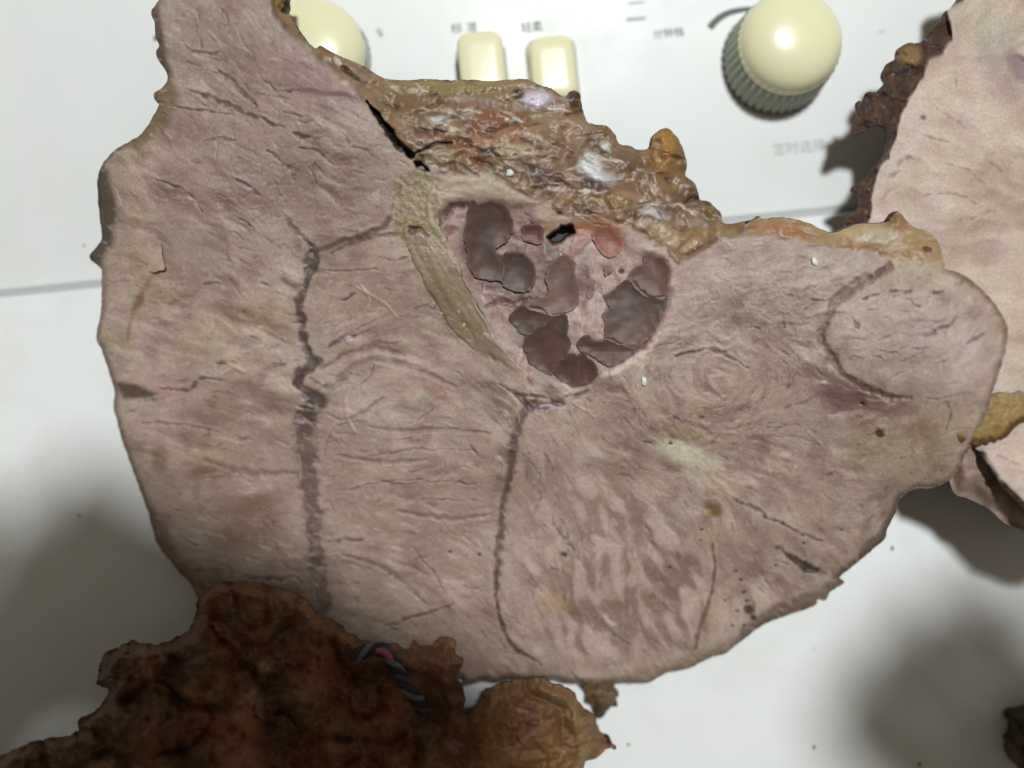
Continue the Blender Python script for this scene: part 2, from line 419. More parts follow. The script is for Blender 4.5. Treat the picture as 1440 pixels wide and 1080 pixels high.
def button(u, v, hgt, label):
    t = empty('push_button', at(u, v, PZ), label=label, category='button', group='push buttons on the control panel'); t.rotation_euler = (0, 0, math.radians(5.7))
    def rr(hx, hy, r, z, n=10):
        out = []
        for cx, cy, a0 in ((hx - r, hy - r, 0), (-hx + r, hy - r, 90), (-hx + r, -hy + r, 180), (hx - r, -hy + r, 270)):
            for k in range(n + 1):
                a = math.radians(a0 + 90 * k / n); out.append((cx + r * math.cos(a), cy + r * math.sin(a), z))
        return out
    def stack(name, rows, mt):
        n = len(rows[0]); vs = sum(rows, []); fs = []
        for i in range(len(rows) - 1):
            for j in range(n): fs.append((i * n + j, i * n + (j + 1) % n, (i + 1) * n + (j + 1) % n, (i + 1) * n + j))
        fs.append(tuple((len(rows) - 1) * n + j for j in range(n))); return pymesh(name, vs, fs, mt, t)
    hx, hy = 0.0089, 0.0125
    stack('bezel', [rr(hx + 0.0011, hy + 0.0011, 0.0052, 0.0), rr(hx + 0.0010, hy + 0.0010, 0.005, 0.0005), rr(hx + 0.0005, hy + 0.0005, 0.005, 0.0004)], M_SAGE)
    stack('button_cap', [rr(hx, hy, 0.0048, 0.0002), rr(hx - 0.0003, hy - 0.0003, 0.0046, hgt - 0.0016), rr(hx - 0.0007, hy - 0.0007, 0.0044, hgt - 0.0006), rr(hx - 0.0018, hy - 0.0018, 0.0036, hgt), rr(hx - 0.005, hy - 0.006, 0.0015, hgt + 0.0002)], M_CREAM)
button(679, 108, 0.0135, 'raised cream push button beside the pressed one')
button(777, 102, 0.0060, 'pressed cream push button nearest the ribbed knob')

# ================================================================== MAIN SLAB
OUT = [(240,-45),(223,0),(213,15),(217,30),(219,50),(224,63),(219,72),(224,85),(235,102),(233,117),(226,126),(216,131),(217,139),(224,146),(213,167),(197,190),(163,210),(143,233),(137,253),(138,287),(142,320),(142,338),(126,360),(133,370),(142,377),(143,387),(142,433),(136,473),(142,490),(150,513),(160,547),(160,573),(167,603),(181,646),(194,681),(210,727),(220,762),(237,786),(249,801),(268,821),(280,845),(310,900),(400,960),(520,980),(600,975),(648,952),(651,963),(678,957),(699,959),(726,955),(775,956),(803,961),(830,960),(865,961),(900,960),(913,960),(937,947),(970,939),(1006,922),(1018,920),(1043,901),(1071,880),(1100,868),(1145,852),(1149,843),(1161,844),(1169,831),(1188,819),(1181,812),(1206,791),(1230,770),(1245,757),(1247,746),(1259,721),(1267,701),(1287,688),(1312,686),(1336,675),(1350,657),(1357,641),(1369,622),(1388,579),(1398,547),(1412,502),(1417,474),(1416,457),(1405,436),(1388,414),(1357,388),(1332,379),(1327,370),(1322,346),(1308,329),(1280,316),(1263,297),(1245,313),(1204,315),(1169,327),(1134,313),(1103,307),(1072,308),(1067,301),(1061,309),(1020,315),(1012,298),(996,284),(984,280),(978,260),(964,247),(965,231),(958,204),(944,184),(933,181),(920,191),(913,209),(896,211),(888,206),(871,203),(864,189),(853,178),(836,175),(824,170),(818,153),(814,131),(803,128),(793,137),(778,126),(758,120),(744,112),(720,112),(691,114),(658,112),(633,113),(598,112),(562,113),(540,110),(524,102),(502,89),(480,80),(457,69),(450,64),(443,68),(434,62),(425,51),(415,35),(406,22),(394,16),(400,5),(401,-10),(390,-45)]
P = Piece(OUT, 1.5, 2.2, 13, 5)
U, V = P.U, P.V
zc = [(230,0,38),(400,0,42),(210,150,34),(150,260,24),(300,200,34),(480,120,42),(600,130,40),(760,140,36),(900,200,32),(980,290,32),(140,400,18),(150,520,14),(180,640,11),(230,780,9),(300,880,9),(400,700,13),(400,500,18),(420,360,24),(560,300,33),(560,600,19),(560,800,13),(500,930,10),(700,960,10),(700,800,14),(720,560,24),(780,400,29),(900,420,30),(900,930,9),(850,760,16),(1040,890,8.5),(1180,800,9),(1240,740,14),(1265,700,32),(1340,660,50),(1390,580,52),(1415,470,53),(1380,410,50),(1300,350,45),(1260,480,44),(1180,560,33),(1120,680,20),(1120,400,37),(1000,530,29),(1000,680,19),(1180,330,39),(1080,320,36)]
P.z = shepard(U, V, zc, 75) * 0.001
print('main grid', P.nx, P.ny)

# fibre direction (degrees, image axes) and line-integral fibres
dirs = [(260,60,35),(330,130,28),(420,180,22),(300,230,30),(470,230,35),(530,250,-15),(220,300,35),(380,300,30),(480,300,-10),(200,400,8),(320,420,15),(380,450,22),(200,500,5),(330,520,10),(220,600,6),(350,620,12),(260,700,12),(350,740,10),(300,800,15),
        (520,380,-12),(620,440,35),(480,480,-28),(520,520,-20),(600,540,18),(680,560,25),(500,620,-3),(620,640,2),(680,700,-2),(520,720,3),(620,780,8),(530,840,25),(640,880,35),(680,930,20),
        (770,600,62),(750,700,72),(730,800,80),(740,880,62),(820,640,55),(850,720,65),(860,800,72),(820,880,58),(900,860,68),(930,760,72),(960,830,72),(950,900,55),(1000,780,78),(1040,740,60),(1060,820,62),(1120,760,38),(1160,720,35),(1200,740,-60),(1100,690,28),(1000,690,25),(920,660,20),(850,600,15),
        (960,420,-25),(1040,370,-5),(1100,400,-12),(1080,450,-20),(1130,480,30),(1120,540,60),(1100,600,-30),(1080,640,20),(1180,630,-5),(1260,620,-12),(1330,600,-40),
        (1280,420,-8),(1280,480,-5),(1350,450,-50),(1280,520,-15),(1220,440,-50)]
c2 = 0; s2 = 0
for (a, b, g) in dirs:
    w = np.exp(-((U - a) ** 2 + (V - b) ** 2) / (2 * 55.0 ** 2)); g = math.radians(g); c2 = c2 + w * math.cos(2 * g); s2 = s2 + w * math.sin(2 * g)
for (cx, cy, rad, asp, wt) in ((1003, 530, 90, 1.3, 6.0), (660, 625, 0, 1, 0)):   # swirl
    dx = (U - cx) / asp; dy = (V - cy); rr = np.hypot(dx, dy); tg = np.arctan2(dx, -dy * 1.0)
    w = wt * (1 - smooth(rad * 0.6, rad * 1.2, rr)); c2 = c2 + w * np.cos(2 * tg); s2 = s2 + w * np.sin(2 * tg)
ang = 0.5 * np.arctan2(s2, c2) + 0.9 * fbm(U, V, 70, 3, 77) + 0.7 * fbm(U, V, 22, 2, 78)
rs = np.random.RandomState(4); wn = rs.randn(P.ny, P.nx)
F1 = lic(wn, ang, 6); F2 = lic(blur(rs.randn(P.ny, P.nx), 5), ang, 9); F3 = lic(blur(rs.randn(P.ny, P.nx), 30), ang, 14)
F1 = blur(F1, 1); F2 = blur(F2, 1)
lump = fbm(U, V, 120, 4, 31)
Z0 = P.z + 0.0010 * lump; amp = 0.35 + 1.1 * smooth(-0.25, 0.35, fbm(U, V, 85, 3, 33))
P.z = Z0 + amp * (0.00003 * F1 + 0.00008 * F2 + 0.00022 * F3)

# base colours: three muscles
c_lt = C(191, 171, 155); c_md = C(167, 146, 131); c_dk = C(129, 107, 93)
t = np.clip(0.58 + amp * (0.15 * F3 + 0.09 * F2 + 0.06 * F1) + 0.30 * lump + 0.35 * fbm(U, V, 34, 4, 35), 0, 1)[..., None]
P.col = np.where(t > 0.5, c_md + (c_lt - c_md) * (t - 0.5) * 2, c_dk + (c_md - c_dk) * t * 2)
P.wet = 0.10 + 0.10 * np.clip(-F3, 0, 2)
ALL = (slice(None), slice(None))
# darker tan juice patches between pale fibres
pt = smooth(0.10, 0.38, fbm(U, V, 70, 4, 52)); P.mix(ALL, 0.5 * pt, C(138, 113, 102)); pt = smooth(0.15, 0.45, fbm(P.wu, P.wv, 42, 4, 54)); P.mix(ALL, 0.45 * pt, C(140, 115, 103))
pt = smooth(0.12, 0.40, fbm(U, V, 110, 3, 57)); P.mix(ALL, 0.30 * pt, C(186, 166, 156))
P.poly([(200,-40),(420,-20),(520,150),(560,250),(540,320),(430,340),(300,330),(240,250)], C(148,125,117), 0.45, 0, 0, 60)
P.poly([(170,600),(430,560),(690,700),(690,950),(400,960),(230,800)], C(152,126,112), 0.35, 0, 0, 60)
# crinkle cracks crossing the fibres in short dashes
ck = lic(blur(np.random.RandomState(9).randn(P.ny, P.nx), 2), ang + 0.25, 9); reg = smooth(-0.05, 0.25, fbm(U, V, 90, 3, 91))
cm = smooth(1.75, 2.6, -ck) * (0.25 + 0.75 * reg); P.mix(ALL, 0.45 * cm, C(92, 72, 62)); P.z -= 0.00045 * cm
# the fan of pale fingers, bottom centre
fan = [(745,600),(820,650),(930,690),(1010,760),(1010,880),(940,930),(820,945),(740,920),(712,850),(715,700)]
dfan = 1 - smooth(-40, 12, sdpoly(U, V, fan)); F4 = lic(blur(np.random.RandomState(21).randn(P.ny, P.nx), 16), ang, 13); F4 = blur(F4, 2)
P.mix(ALL, dfan * 0.75 * smooth(0.0, 0.6, -F4), C(136, 112, 98)); P.mix(ALL, dfan * 0.65 * smooth(0.2, 0.8, F4), C(192, 170, 158)); P.z += dfan * 0.00018 * np.clip(F4, -1.5, 1.5)
# smooth pale muscle beside seam 2
P.poly([(745,585),(790,620),(830,700),(800,800),(760,900),(720,880),(705,800),(712,700)], C(172,150,136), 0.45, 0, 0, 25)
# swirl bands
sw = np.hypot((U - 1003) / 1.35, V - 534) + 26 * fbm(U, V, 70, 3, 61) + 8 * fbm(U, V, 18, 3, 62); wsw = 1 - smooth(70, 110, sw)
wsw = wsw * smooth(-0.25, 0.2, fbm(U, V, 40, 3, 63))
P.mix(ALL, wsw * 0.30 * smooth(0.2, 0.9, np.sin(sw * 0.42)), C(124, 102, 90)); P.z += 0.00022 * wsw * np.sin(sw * 0.42 + 2.4)
# upper right crinkled zone
worm = np.abs(fbm(U, V, 20, 3, 66)); wz = 1 - smooth(-40, 25, sdpoly(U, V, [(960,370),(1060,345),(1180,365),(1160,450),(1140,520),(1040,470),(960,470)]))
P.mix(ALL, wz * 0.30 * (1 - smooth(0.0, 0.14, worm)), C(120, 98, 88)); P.z -= wz * 0.00015 * (1 - smooth(0, 0.12, worm))
worm2 = np.abs(fbm(U + 60 * 0, V, 34, 3, 68)); wz2 = 1 - smooth(-40, 25, sdpoly(U, V, [(300,140),(480,160),(550,230),(540,320),(420,330),(300,300),(230,230)]))
P.mix(ALL, wz2 * 0.20 * (1 - smooth(0.0, 0.12, worm2)), C(112, 90, 82)); P.z -= wz2 * 0.00022 * (1 - smooth(0, 0.10, worm2))
# edge crust line all round
crust = 1 - smooth(1.0, 7.5, P.edge + 3 * fbm(U, V, 12, 3, 71)); P.mix(ALL, 0.75 * crust, C(96, 76, 56))
P.z -= 0.0020 * (1 - smooth(0, 11, P.edge)) ** 2
# --- regional tints
P.blob(260, 60, 70, 60, 0, C(150,132,118), 0.6, 0, 0, 0.7); P.blob(440, 110, 70, 28, 30, C(138,112,108), 0.6, 0.0006, 0, 0.7)
P.blob(255, 285, 55, 24, 25, C(138,112,100), 0.6, -0.0008, 0.1, 0.6); P.blob(340, 260, 60, 12, 40, C(132,108,98), 0.5)
P.blob(190, 400, 40, 70, 5, C(172,150,134), 0.6, 0.0006, 0, 0.8); P.blob(230, 560, 60, 30, 10, C(180,156,146), 0.35)
P.blob(350, 450, 60, 11, 18, C(134,110,86), 0.8, -0.001, 0.15); P.blob(370, 560, 50, 14, 20, C(132,106,92), 0.7, -0.0008, 0.1); P.blob(300, 590, 46, 15, 8, C(135,110,95), 0.6, -0.0006)
P.blob(222, 650, 10, 17, -20, C(134,112,86), 0.9, -0.0006); P.blob(350, 740, 46, 40, -20, C(134,108,90), 0.75, -0.0008, 0.15, 0.5); P.blob(380, 700, 40, 12, -15, C(132,108,92), 0.7); P.blob(290, 660, 34, 13, 10, C(136,112,94), 0.7)
P.blob(420, 660, 40, 50, 0, C(166,142,130), 0.5); P.blob(400, 840, 60, 40, 0, C(104,78,62), 0.6, 0, 0.2, 0.7)
P.blob(610, 545, 34, 12, 35, C(150,104,92), 0.7); P.blob(240, 548, 26, 6, 5, C(180,130,122), 0.7)
P.blob(585, 615, 18, 14, 0, C(138,112,96), 0.7, -0.0006); P.blob(583, 616, 8, 6, 0, C(165,142,124), 0.6, 0.0006)
P.blob(570, 530, 60, 16, -5, C(176,152,138), 0.5); P.blob(520, 430, 50, 50, 0, C(176,152,138), 0.45)
P.blob(781, 850, 22, 15, 0, C(168,138,92), 0.6); P.blob(965, 640, 48, 13, 22, C(205,198,170), 0.85, 0.0008, 0.2, 0.5); P.blob(975, 610, 40, 9, 12, C(150,132,88), 0.55)
P.blob(1003, 716, 15, 9, 40, C(112,92,52), 0.9, -0.0004, 0.4); P.blob(996, 722, 6, 5, 0, C(168,140,88), 0.8, 0.0005, 0.4)
P.blob(870, 660, 40, 16, 5, C(140,114,98), 0.5); P.blob(850, 700, 14, 22, 10, C(150,120,82), 0.35)
P.blob(1185, 560, 40, 24, 10, C(116,90,86), 0.9, -0.0014, 0.3, 0.5); P.blob(1240, 572, 42, 15, 10, C(124,98,86), 0.75, -0.001, 0.3); P.blob(1215, 590, 26, 12, 0, C(134,104,84), 0.6, 0, 0.3)
P.blob(1168, 510, 10, 16, 20, C(120,96,86), 0.8, -0.0006); P.blob(1168, 518, 7, 8, 0, C(178,158,146), 0.9, 0.0008); P.blob(1160, 538, 6, 4, 0, C(180,165,150), 0.9, 0.0006)
P.poly([(1190,600),(1260,590),(1345,570),(1385,560),(1365,630),(1335,672),(1270,690),(1200,650)], C(170,150,120), 0.42, 0, 0.1, 22)
P.poly([(1225,380),(1330,385),(1400,440),(1412,490),(1390,430),(1320,400),(1240,400)], C(158,138,104), 0.45, 0, 0, 14)
P.poly([(1230,420),(1360,430),(1400,490),(1380,560),(1290,550),(1200,520),(1170,470)], C(184,164,156), 0.5, 0.0016, 0, 26)
P.poly([(950,500),(1060,480),(1140,540),(1130,640),(1010,640),(940,600)], C(170,146,132), 0.3, 0, 0, 30)
# dark crust edges that widen
P.poly([(132,232),(150,240),(166,290),(158,345),(140,372),(120,364),(134,300)], C(74,62,46), 0.92, -0.0008, 0.1, 7)
P.poly([(205,0),(224,10),(232,60),(240,105),(226,110),(212,70),(206,30)], C(92,72,62), 0.85, 0, 0.1, 6)
P.poly([(236,110),(250,140),(232,180),(190,210),(180,198),(215,160),(225,130)], C(118,96,60), 0.8, -0.0005, 0.3, 9)
P.poly([(160,538),(190,540),(222,556),(214,562),(170,560)], C(82,62,48), 0.9, -0.0008, 0.2, 4)
P.poly([(140,470),(180,478),(200,490),(170,492),(146,486)], C(150,128,74), 0.6, 0, 0.1, 7)
P.poly([(200,690),(232,740),(262,800),(290,830),(250,806),(214,760)], C(118,92,72), 0.7, 0, 0.1, 9)
P.poly([(1043,903),(1100,866),(1146,850),(1190,818),(1250,752),(1262,706),(1280,694),(1262,690),(1244,735),(1190,795),(1150,830),(1090,850),(1040,885)], C(98,78,64), 0.75, -0.0006, 0.15, 4)
P.poly([(880,962),(940,946),(1010,920),(1050,890),(1010,905),(930,934),(860,950)], C(136,114,92), 0.8, 0, 0.1, 6)
P.poly([(1170,810),(1150,830),(1130,845),(1150,846),(1182,820)], C(140,120,104), 0.8, 0, 0, 5)
# rusty streak, left
P.line([(212,392),(196,420),(184,450),(178,480)], [5,9,7,4], C(130,90,56), 0.5, -0.0003, 0.1, 0.9); P.blob(195, 424, 8, 9, 0, C(110,68,34), 0.7)
P.line([(240,425),(252,424)], 8, C(140,96,64), 0.7)
# --- dark jelly seam 1
JD = C(86, 70, 61)
P.line([(547,308),(540,322),(510,331),(470,344),(440,356)], [8,9,7,6,9], C(98,80,70), 0.85, -0.0008, 0.1, 0.8, 1.0, 8.0, 0.2)
P.line([(560,330),(530,333),(500,340),(465,356)], [5,5,5,4], C(104,84,72), 0.7, -0.0008)
P.line([(440,356),(436,372),(430,398),(421,424),(423,448),(427,474),(434,500),(440,514),(426,528),(418,540)], [14,20,9,9,8,10,9,12,9,8], JD, 0.9, -0.0005, 0.15, 0.5, 1.0)
for (a, b, r1, r2, g) in ((438,370,12,15,0),(420,423,7,7,0),(423,446,8,8,0),(427,472,8,9,0),(431,492,8,8,0),(441,507,13,9,10),(434,518,9,7,0),(421,524,8,7,0),(419,536,9,8,0),(446,563,18,14,10),(430,590,15,17,0)):
    P.blob(a, b, r1, r2, g, JD, 0.9, -0.0002, 0.15, 0.3, 0.9)
P.line([(430,585),(428,620),(433,650),(434,690),(440,725),(442,770),(447,815),(455,850)], [29,27,27,22,22,22,20,22], C(102,85,78), 0.8, -0.0004, 0.1, 0.45, 1.3, 8.0, 0.4)
for (a, b, r1, r2) in ((431,605,13,14),(430,640,14,16),(434,672,13,14),(437,705,11,14),(441,740,11,16),(444,775,10,14)): P.blob(a, b, r1, r2, 0, C(108,88,78), 0.5, 0.0002, 0.1, 0.4, 1.0)
P.line([(418,538),(430,552),(446,563),(432,580)], [10,12,20,24], JD, 0.9, -0.0006, 0.3, 0.3)
P.line([(414,574),(440,578),(448,572)], 3, C(150,128,116), 0.8, 0.0004)
P.line([(418,640),(424,660),(420,680)], 3, C(172,152,140), 0.7, 0.0004)
# --- seam 2
P.line([(752,566),(736,582),(726,606),(720,640),(713,680),(706,720),(701,760),(698,800),(697,840)], [8,15,14,10,8,8,7,6,4], C(96,79,70), 0.85, -0.0005, 0.1, 0.65, 1.0)
P.line([(697,840),(706,880),(720,908),(742,922),(762,935)], 5, C(80,62,54), 0.85, -0.0014)
P.z += 0.0009 * (1 - smooth(0, 30, segdist(U, V, [(705,840),(712,880),(728,908),(768,934)])[0]))
for i in range(13): P.blob(722 - i * 2.0, 620 + i * 17, 5, 6, 0, C(86,69,60), 0.6, -0.0002, 0.1, 0.5)
P.line([(1003,765),(1005,800),(1001,835),(988,870),(978,915)], [3,4,4,6,4], C(104,72,60), 0.75, -0.0005)
# junction under the bone
P.line([(728,556),(752,572),(790,565),(824,550)], [6,12,9,5], C(92,70,70), 0.85, -0.001, 0.4); P.line([(700,540),(735,556),(770,560)], 5, C(88,66,60), 0.8, -0.0008); P.line([(758,572),(775,570),(786,574)], 5, C(176,160,172), 0.8, 0.0005, 0.5)
P.blob(800, 562, 14, 5, 20, C(186,168,150), 0.7, 0.0008); P.line([(806,568),(830,582),(838,588)], 4, C(186,164,148), 0.7, 0.0006)
# --- cracks
CK = C(60, 44, 38)
for pts, w in (([(310,13),(320,28)],3.5),([(333,43),(345,62),(360,83)],2.6),([(253,53),(273,72),(317,75)],3.5),([(307,97),(330,120),(360,147)],6),([(267,127),(313,143),(353,163),(400,182)],7),([(243,150),(287,155),(327,163)],4),
    ([(378,117),(390,128),(420,128)],3.5),([(400,158),(427,163)],4),([(418,168),(438,171)],6),([(413,187),(437,193)],7),([(437,167),(463,168)],3),([(428,160),(440,172),(450,184)],3),([(420,207),(447,213),(470,233)],4.5),([(373,213),(400,230),(413,253)],6),
    ([(380,247),(403,283)],3),([(287,197),(330,197)],3.5),([(327,247),(367,277)],5),([(220,253),(260,267),(287,297)],4),([(330,303),(357,317)],4),([(327,327),(340,335)],4.5),([(400,303),(420,330),(440,345)],8),([(433,233),(448,260)],4),
    ([(440,225),(456,246)],3),([(287,397),(310,399)],4),([(367,398),(378,402)],4),([(300,508),(333,512)],4),([(227,547),(267,547),(283,532),(318,535)],5),([(187,593),(270,598),(313,608)],3.2),([(453,377),(493,380),(530,378)],3.2),
    ([(463,488),(483,478),(500,472)],8),([(500,472),(520,463)],4),([(241,716),(259,719)],3.2),([(249,756),(296,770)],3),([(340,809),(380,813),(420,813),(432,828)],5),([(320,790),(330,812)],4),([(459,762),(513,758)],6),([(579,768),(602,799),(622,827)],4.5),
    ([(742,648),(758,672),(773,698)],3),([(793,733),(800,760),(812,788)],3.5),([(855,877),(863,897),(890,908)],5),([(1100,738),(1130,752),(1161,762)],4.5),([(1092,770),(1108,780),(1132,797),(1150,802)],8),([(1059,787),(1075,807),(1088,831)],3),
    ([(1022,697),(1063,717),(1108,742)],6),([(1138,421),(1157,422)],3.4),([(1127,443),(1141,429)],3.2),([(1098,447),(1101,462)],4),([(1088,461),(1104,461)],2.5),([(1058,462),(1068,461)],3.4),([(1126,448),(1134,456)],3.4),([(1197,445),(1207,462)],4.5),([(1214,421),(1235,410)],3.4),
    ([(1280,421),(1294,431)],3.4),([(1235,495),(1263,495)],2.6),([(1311,464),(1336,457),(1344,441)],3.4),([(1360,485),(1384,467)],3.4),([(1242,537),(1270,523)],2.4),([(1270,508),(1300,494)],2.4),([(1225,501),(1240,503)],2.4),([(1312,515),(1330,506)],2.4),([(1200,500),(1212,503)],2.4),([(1280,490),(1310,488)],2.4),
    ([(947,502),(982,492),(1020,497),(1051,520)],5),([(1220,392),(1245,376)],6),([(1252,410),(1280,411)],5),([(1310,410),(1325,411)],4),([(1332,565),(1336,590),(1330,605)],4),([(1300,560),(1340,558),(1365,552)],2.5),([(902,620),(918,624)],3.5),([(947,585),(953,592)],6),
    ([(640,520),(652,532)],3),([(480,420),(500,414)],4),([(455,640),(470,600),(510,592)],3),([(520,640),(600,632),(680,636)],3),([(470,690),(560,676),(680,680)],3),([(460,700),(470,720)],3),([(590,700),(680,706)],2.6),([(540,880),(580,868),(640,850)],4.5),([(600,940),(640,910)],4)):
    thin = w < 3.3
    P.line(pts, w * 0.8, CK, 0.55 if thin else 0.75, -0.0003 - 0.00008 * w, 0.1, 0.9, 1.2, 8.0, 0.8)
    P.line([(a - 1, b - w * 0.8) for a, b in pts], w * 1.2, C(188,166,154), 0.30, 0.00012, 0, 0.9)
for a, b, r in ((633,776,3),(674,780,3),(793,780,4.5),(1035,803,2.5),(1042,815,3),(1046,833,3),(1050,845,3),(1053,857,8),(1060,868,5),(1020,845,2.5),(1037,860,2.5),(1046,880,3),(1030,880,2.5),(1130,764,2.5),(1182,745,2),(1237,610,7),(1213,567,3.5),(943,623,3),(1091,795,2.5),(987,745,2.5),(985,760,2),(942,798,2.5)):
    P.blob(a, b, r, r * 0.8, 20, C(60,42,28), 0.9, -0.0005, 0.3, 0.4, 0.3)
P.poly([(1100,774),(1112,780),(1124,790),(1136,794),(1150,798),(1146,806),(1130,802),(1116,790)], C(44,36,34), 0.9, -0.0018, 0.1, 3, 1.6); P.line([(1135,800),(1160,806)], 10, C(96,80,74), 0.6)
P.blob(490, 478, 5, 5, 0, C(196,176,180), 0.9, 0.0006, 0.3, 0.3); P.line([(850,868),(858,878),(866,880)], 8, C(200,182,168), 0.85, 0.0008)
P.line([(310,528),(330,518),(345,524)], 6, C(192,172,154), 0.8, 0.0009); P.line([(318,510),(336,520)], 5, C(196,174,160), 0.7, 0.0008)
# many short wrinkles along the fibres
rw = np.random.RandomState(33); dens = fbm(U, V, 80, 3, 141)
for i in range(2800):
    a = rw.uniform(150, 1400); b = rw.uniform(10, 950); ci = int((a - P.u0) / P.st); ri = int((b - P.v0) / P.st)
    if not P.ins[ri, ci] or dens[ri, ci] + 0.18 < rw.rand() * 0.5 or P.edge[ri, ci] < 8: continue
    L_ = rw.uniform(6, 34) if rw.rand() < 0.8 else rw.uniform(30, 60); pp = [(a, b)]; th = ang[ri, ci] + rw.uniform(-0.35, 0.35)
    for k in range(3):
        a2_, b2_ = pp[-1][0] + math.cos(th) * L_ / 3, pp[-1][1] + math.sin(th) * L_ / 3; pp.append((a2_, b2_)); th += rw.uniform(-0.45, 0.45)
    wd = rw.uniform(1.2, 3.4)
    if rw.rand() < 0.62: P.line(pp, wd, C(*(np.array([104, 82, 68]) + rw.uniform(-18, 22))), rw.uniform(0.25, 0.7), -rw.uniform(0.00005, 0.00025), 0.05, 0.85, 1.0, 8.0, 0.8)
    else: P.line(pp, wd * 1.6, C(*(np.array([192, 170, 152]) + rw.uniform(-12, 10))), rw.uniform(0.2, 0.5), rw.uniform(0.00005, 0.0002), 0.0, 0.9, 1.0, 8.0, 0.6)
# groove round the lobe on the right
P.line([(1252,374),(1211,398),(1180,419),(1162,447),(1155,474),(1166,495),(1183,523),(1218,547),(1246,558),(1280,560)], [9,13,14,11,9,9,9,10,8,4], C(118,95,85), 0.8, -0.0011, 0.1, 0.8, 1.0, 8.0, 0.35)
P.z += 0.0007 * (1 - smooth(0, 40, np.abs(np.hypot((U - 1285) / 1.15, V - 470) - 85)))
# bands in the mid muscle
for pts, w in (([(437,533),(467,545),(500,513),(540,507),(580,517),(640,545)],9),([(450,520),(490,498),(530,490),(570,500)],7),([(288,649),(350,665),(412,665)],9),([(520,600),(560,606),(620,604),(690,610)],6),([(460,580),(490,590),(540,560)],4),([(480,780),(540,800),(600,850)],7),([(560,720),(640,730),(690,724)],7),([(470,640),(540,650),(600,646)],6)):
    P.line(pts, w, C(124,100,88), 0.6, -0.0008, 0.1, 0.8)
P.line([(505,400),(520,420),(512,440)], 4, C(190,168,150), 0.6, 0.0005); P.line([(500,405),(540,425),(560,450)], 4, C(188,166,150), 0.55, 0.0005); P.line([(484,560),(490,590),(500,610)], 5, C(186,166,150), 0.6, 0.0005)

# --- fatty corner between bone, tendon and muscle
fatc = [(548,250),(600,236),(618,262),(622,300),(628,335),(600,340),(575,336),(556,330),(550,300)]
P.poly(fatc, C(150,134,104), 0.85, 0.0, 0.25, 7); nf = fbm(U, V, 9, 3, 81); wfc = 1 - smooth(-6, 6, sdpoly(U, V, fatc))
P.mix(ALL, wfc * 0.6 * smooth(0.15, 0.4, nf), C(92,78,48)); P.z += wfc * 0.0006 * nf
P.poly([(556,300),(590,305),(612,330),(590,345),(566,335)], C(140,124,76), 0.7, 0, 0.3, 5); P.line([(575,318),(590,322),(602,332)], 5, C(52,42,22), 0.85, -0.001); P.blob(580,325,7,4,40,C(50,40,22),0.8,-0.001)

# --- tendon
TEN = [(567,334),(583,324),(607,334),(627,357),(650,390),(673,430),(690,467),(713,500),(732,522),(707,511),(677,497),(647,477),(627,453),(607,417),(587,380),(573,347)]
tm = polymask(P.wu, P.wv, TEN); wt = 0.8 * (1 - smooth(-4, 3, sdpoly(P.wu, P.wv, TEN))); P.z = P.z * (1 - wt) + Z0 * wt
P.poly(TEN, C(140,124,98), 0.92, 0.0006, 0.1, 6.0); P.blob(705, 500, 34, 16, 45, C(150,128,112), 0.7, 0, 0, 0.8); P.line([(580,340),(620,410),(670,480)], 6, C(120,104,76), 0.5, -0.0002, 0, 0.9); P.line([(600,340),(640,400),(690,480)], 5, C(158,142,112), 0.5, 0.0002, 0, 0.9); P.line([(650,450),(680,488),(710,508)], 16, C(120,104,84), 0.6); P.line([(600,350),(625,400),(655,445)], 10, C(146,132,96), 0.5, 0.0003, 0.1, 0.9)
P.line([(612,336),(640,372),(660,410),(682,452),(706,490),(738,524),(752,538)], 4, C(176,156,136), 0.8, 0.0006, 0.2); P.line([(646,366),(652,395),(668,425),(684,448)], 3, C(90,62,56), 0.8, -0.0008)
P.line([(572,345),(590,385),(612,425),(640,468),(672,494)], 3, C(100,84,66), 0.6, -0.0006)
for a, b in ((621,441),(652,458),(646,438)): P.blob(a, b, 2.2, 2.2, 0, C(206,186,130), 0.9, 0.0004, 0.6, 0.3)

# --- spongy bone
BONE = [(622,302),(628,285),(656,281),(675,285),(703,286),(736,290),(755,305),(767,316),(794,313),(822,308),(842,313),(872,330),(886,350),(906,356),(931,364),(943,382),(946,416),(930,449),(908,488),(880,512),(850,526),(831,537),(811,547),(778,536),(750,525),(731,514),(706,483),(683,440),(667,417),(655,380),(641,352),(625,329)]
bm = polymask(P.wu, P.wv, BONE)
wb = 1 - smooth(-12, 8, sdpoly(P.wu, P.wv, BONE)); P.mix(ALL, wb, C(172,148,138))
sp = fbm(U, V, 16, 4, 85); P.mix(ALL, wb * 0.55 * smooth(0.1, 0.4, sp), C(142,106,100)); P.mix(ALL, wb * 0.6 * smooth(0.12, 0.4, -sp), C(192,172,156))
P.z = P.z * (1 - wb) + (Z0 - 0.0012) * wb; P.z += wb * (0.00022 * fbm(U, V, 11, 3, 86) + 0.0005 * fbm(U, V, 34, 2, 87)); P.wet = P.wet + wb * 0.12
P.poly([(625,250),(680,244),(712,262),(760,285),(735,288),(690,280),(650,276),(625,286),(612,300),(606,270)], C(172,156,130), 0.9, 0.0012, 0.2, 7)
P.line([(608,262),(604,300),(622,335),(650,380)], 8, C(176,158,134), 0.7, 0.0006)
P.line([(846,530),(880,515),(908,494),(925,470)], 14, C(206,190,172), 0.85, 0.0006, 0.1, 0.6); P.line([(920,440),(945,410),(950,380)], 12, C(180,154,146), 0.7)
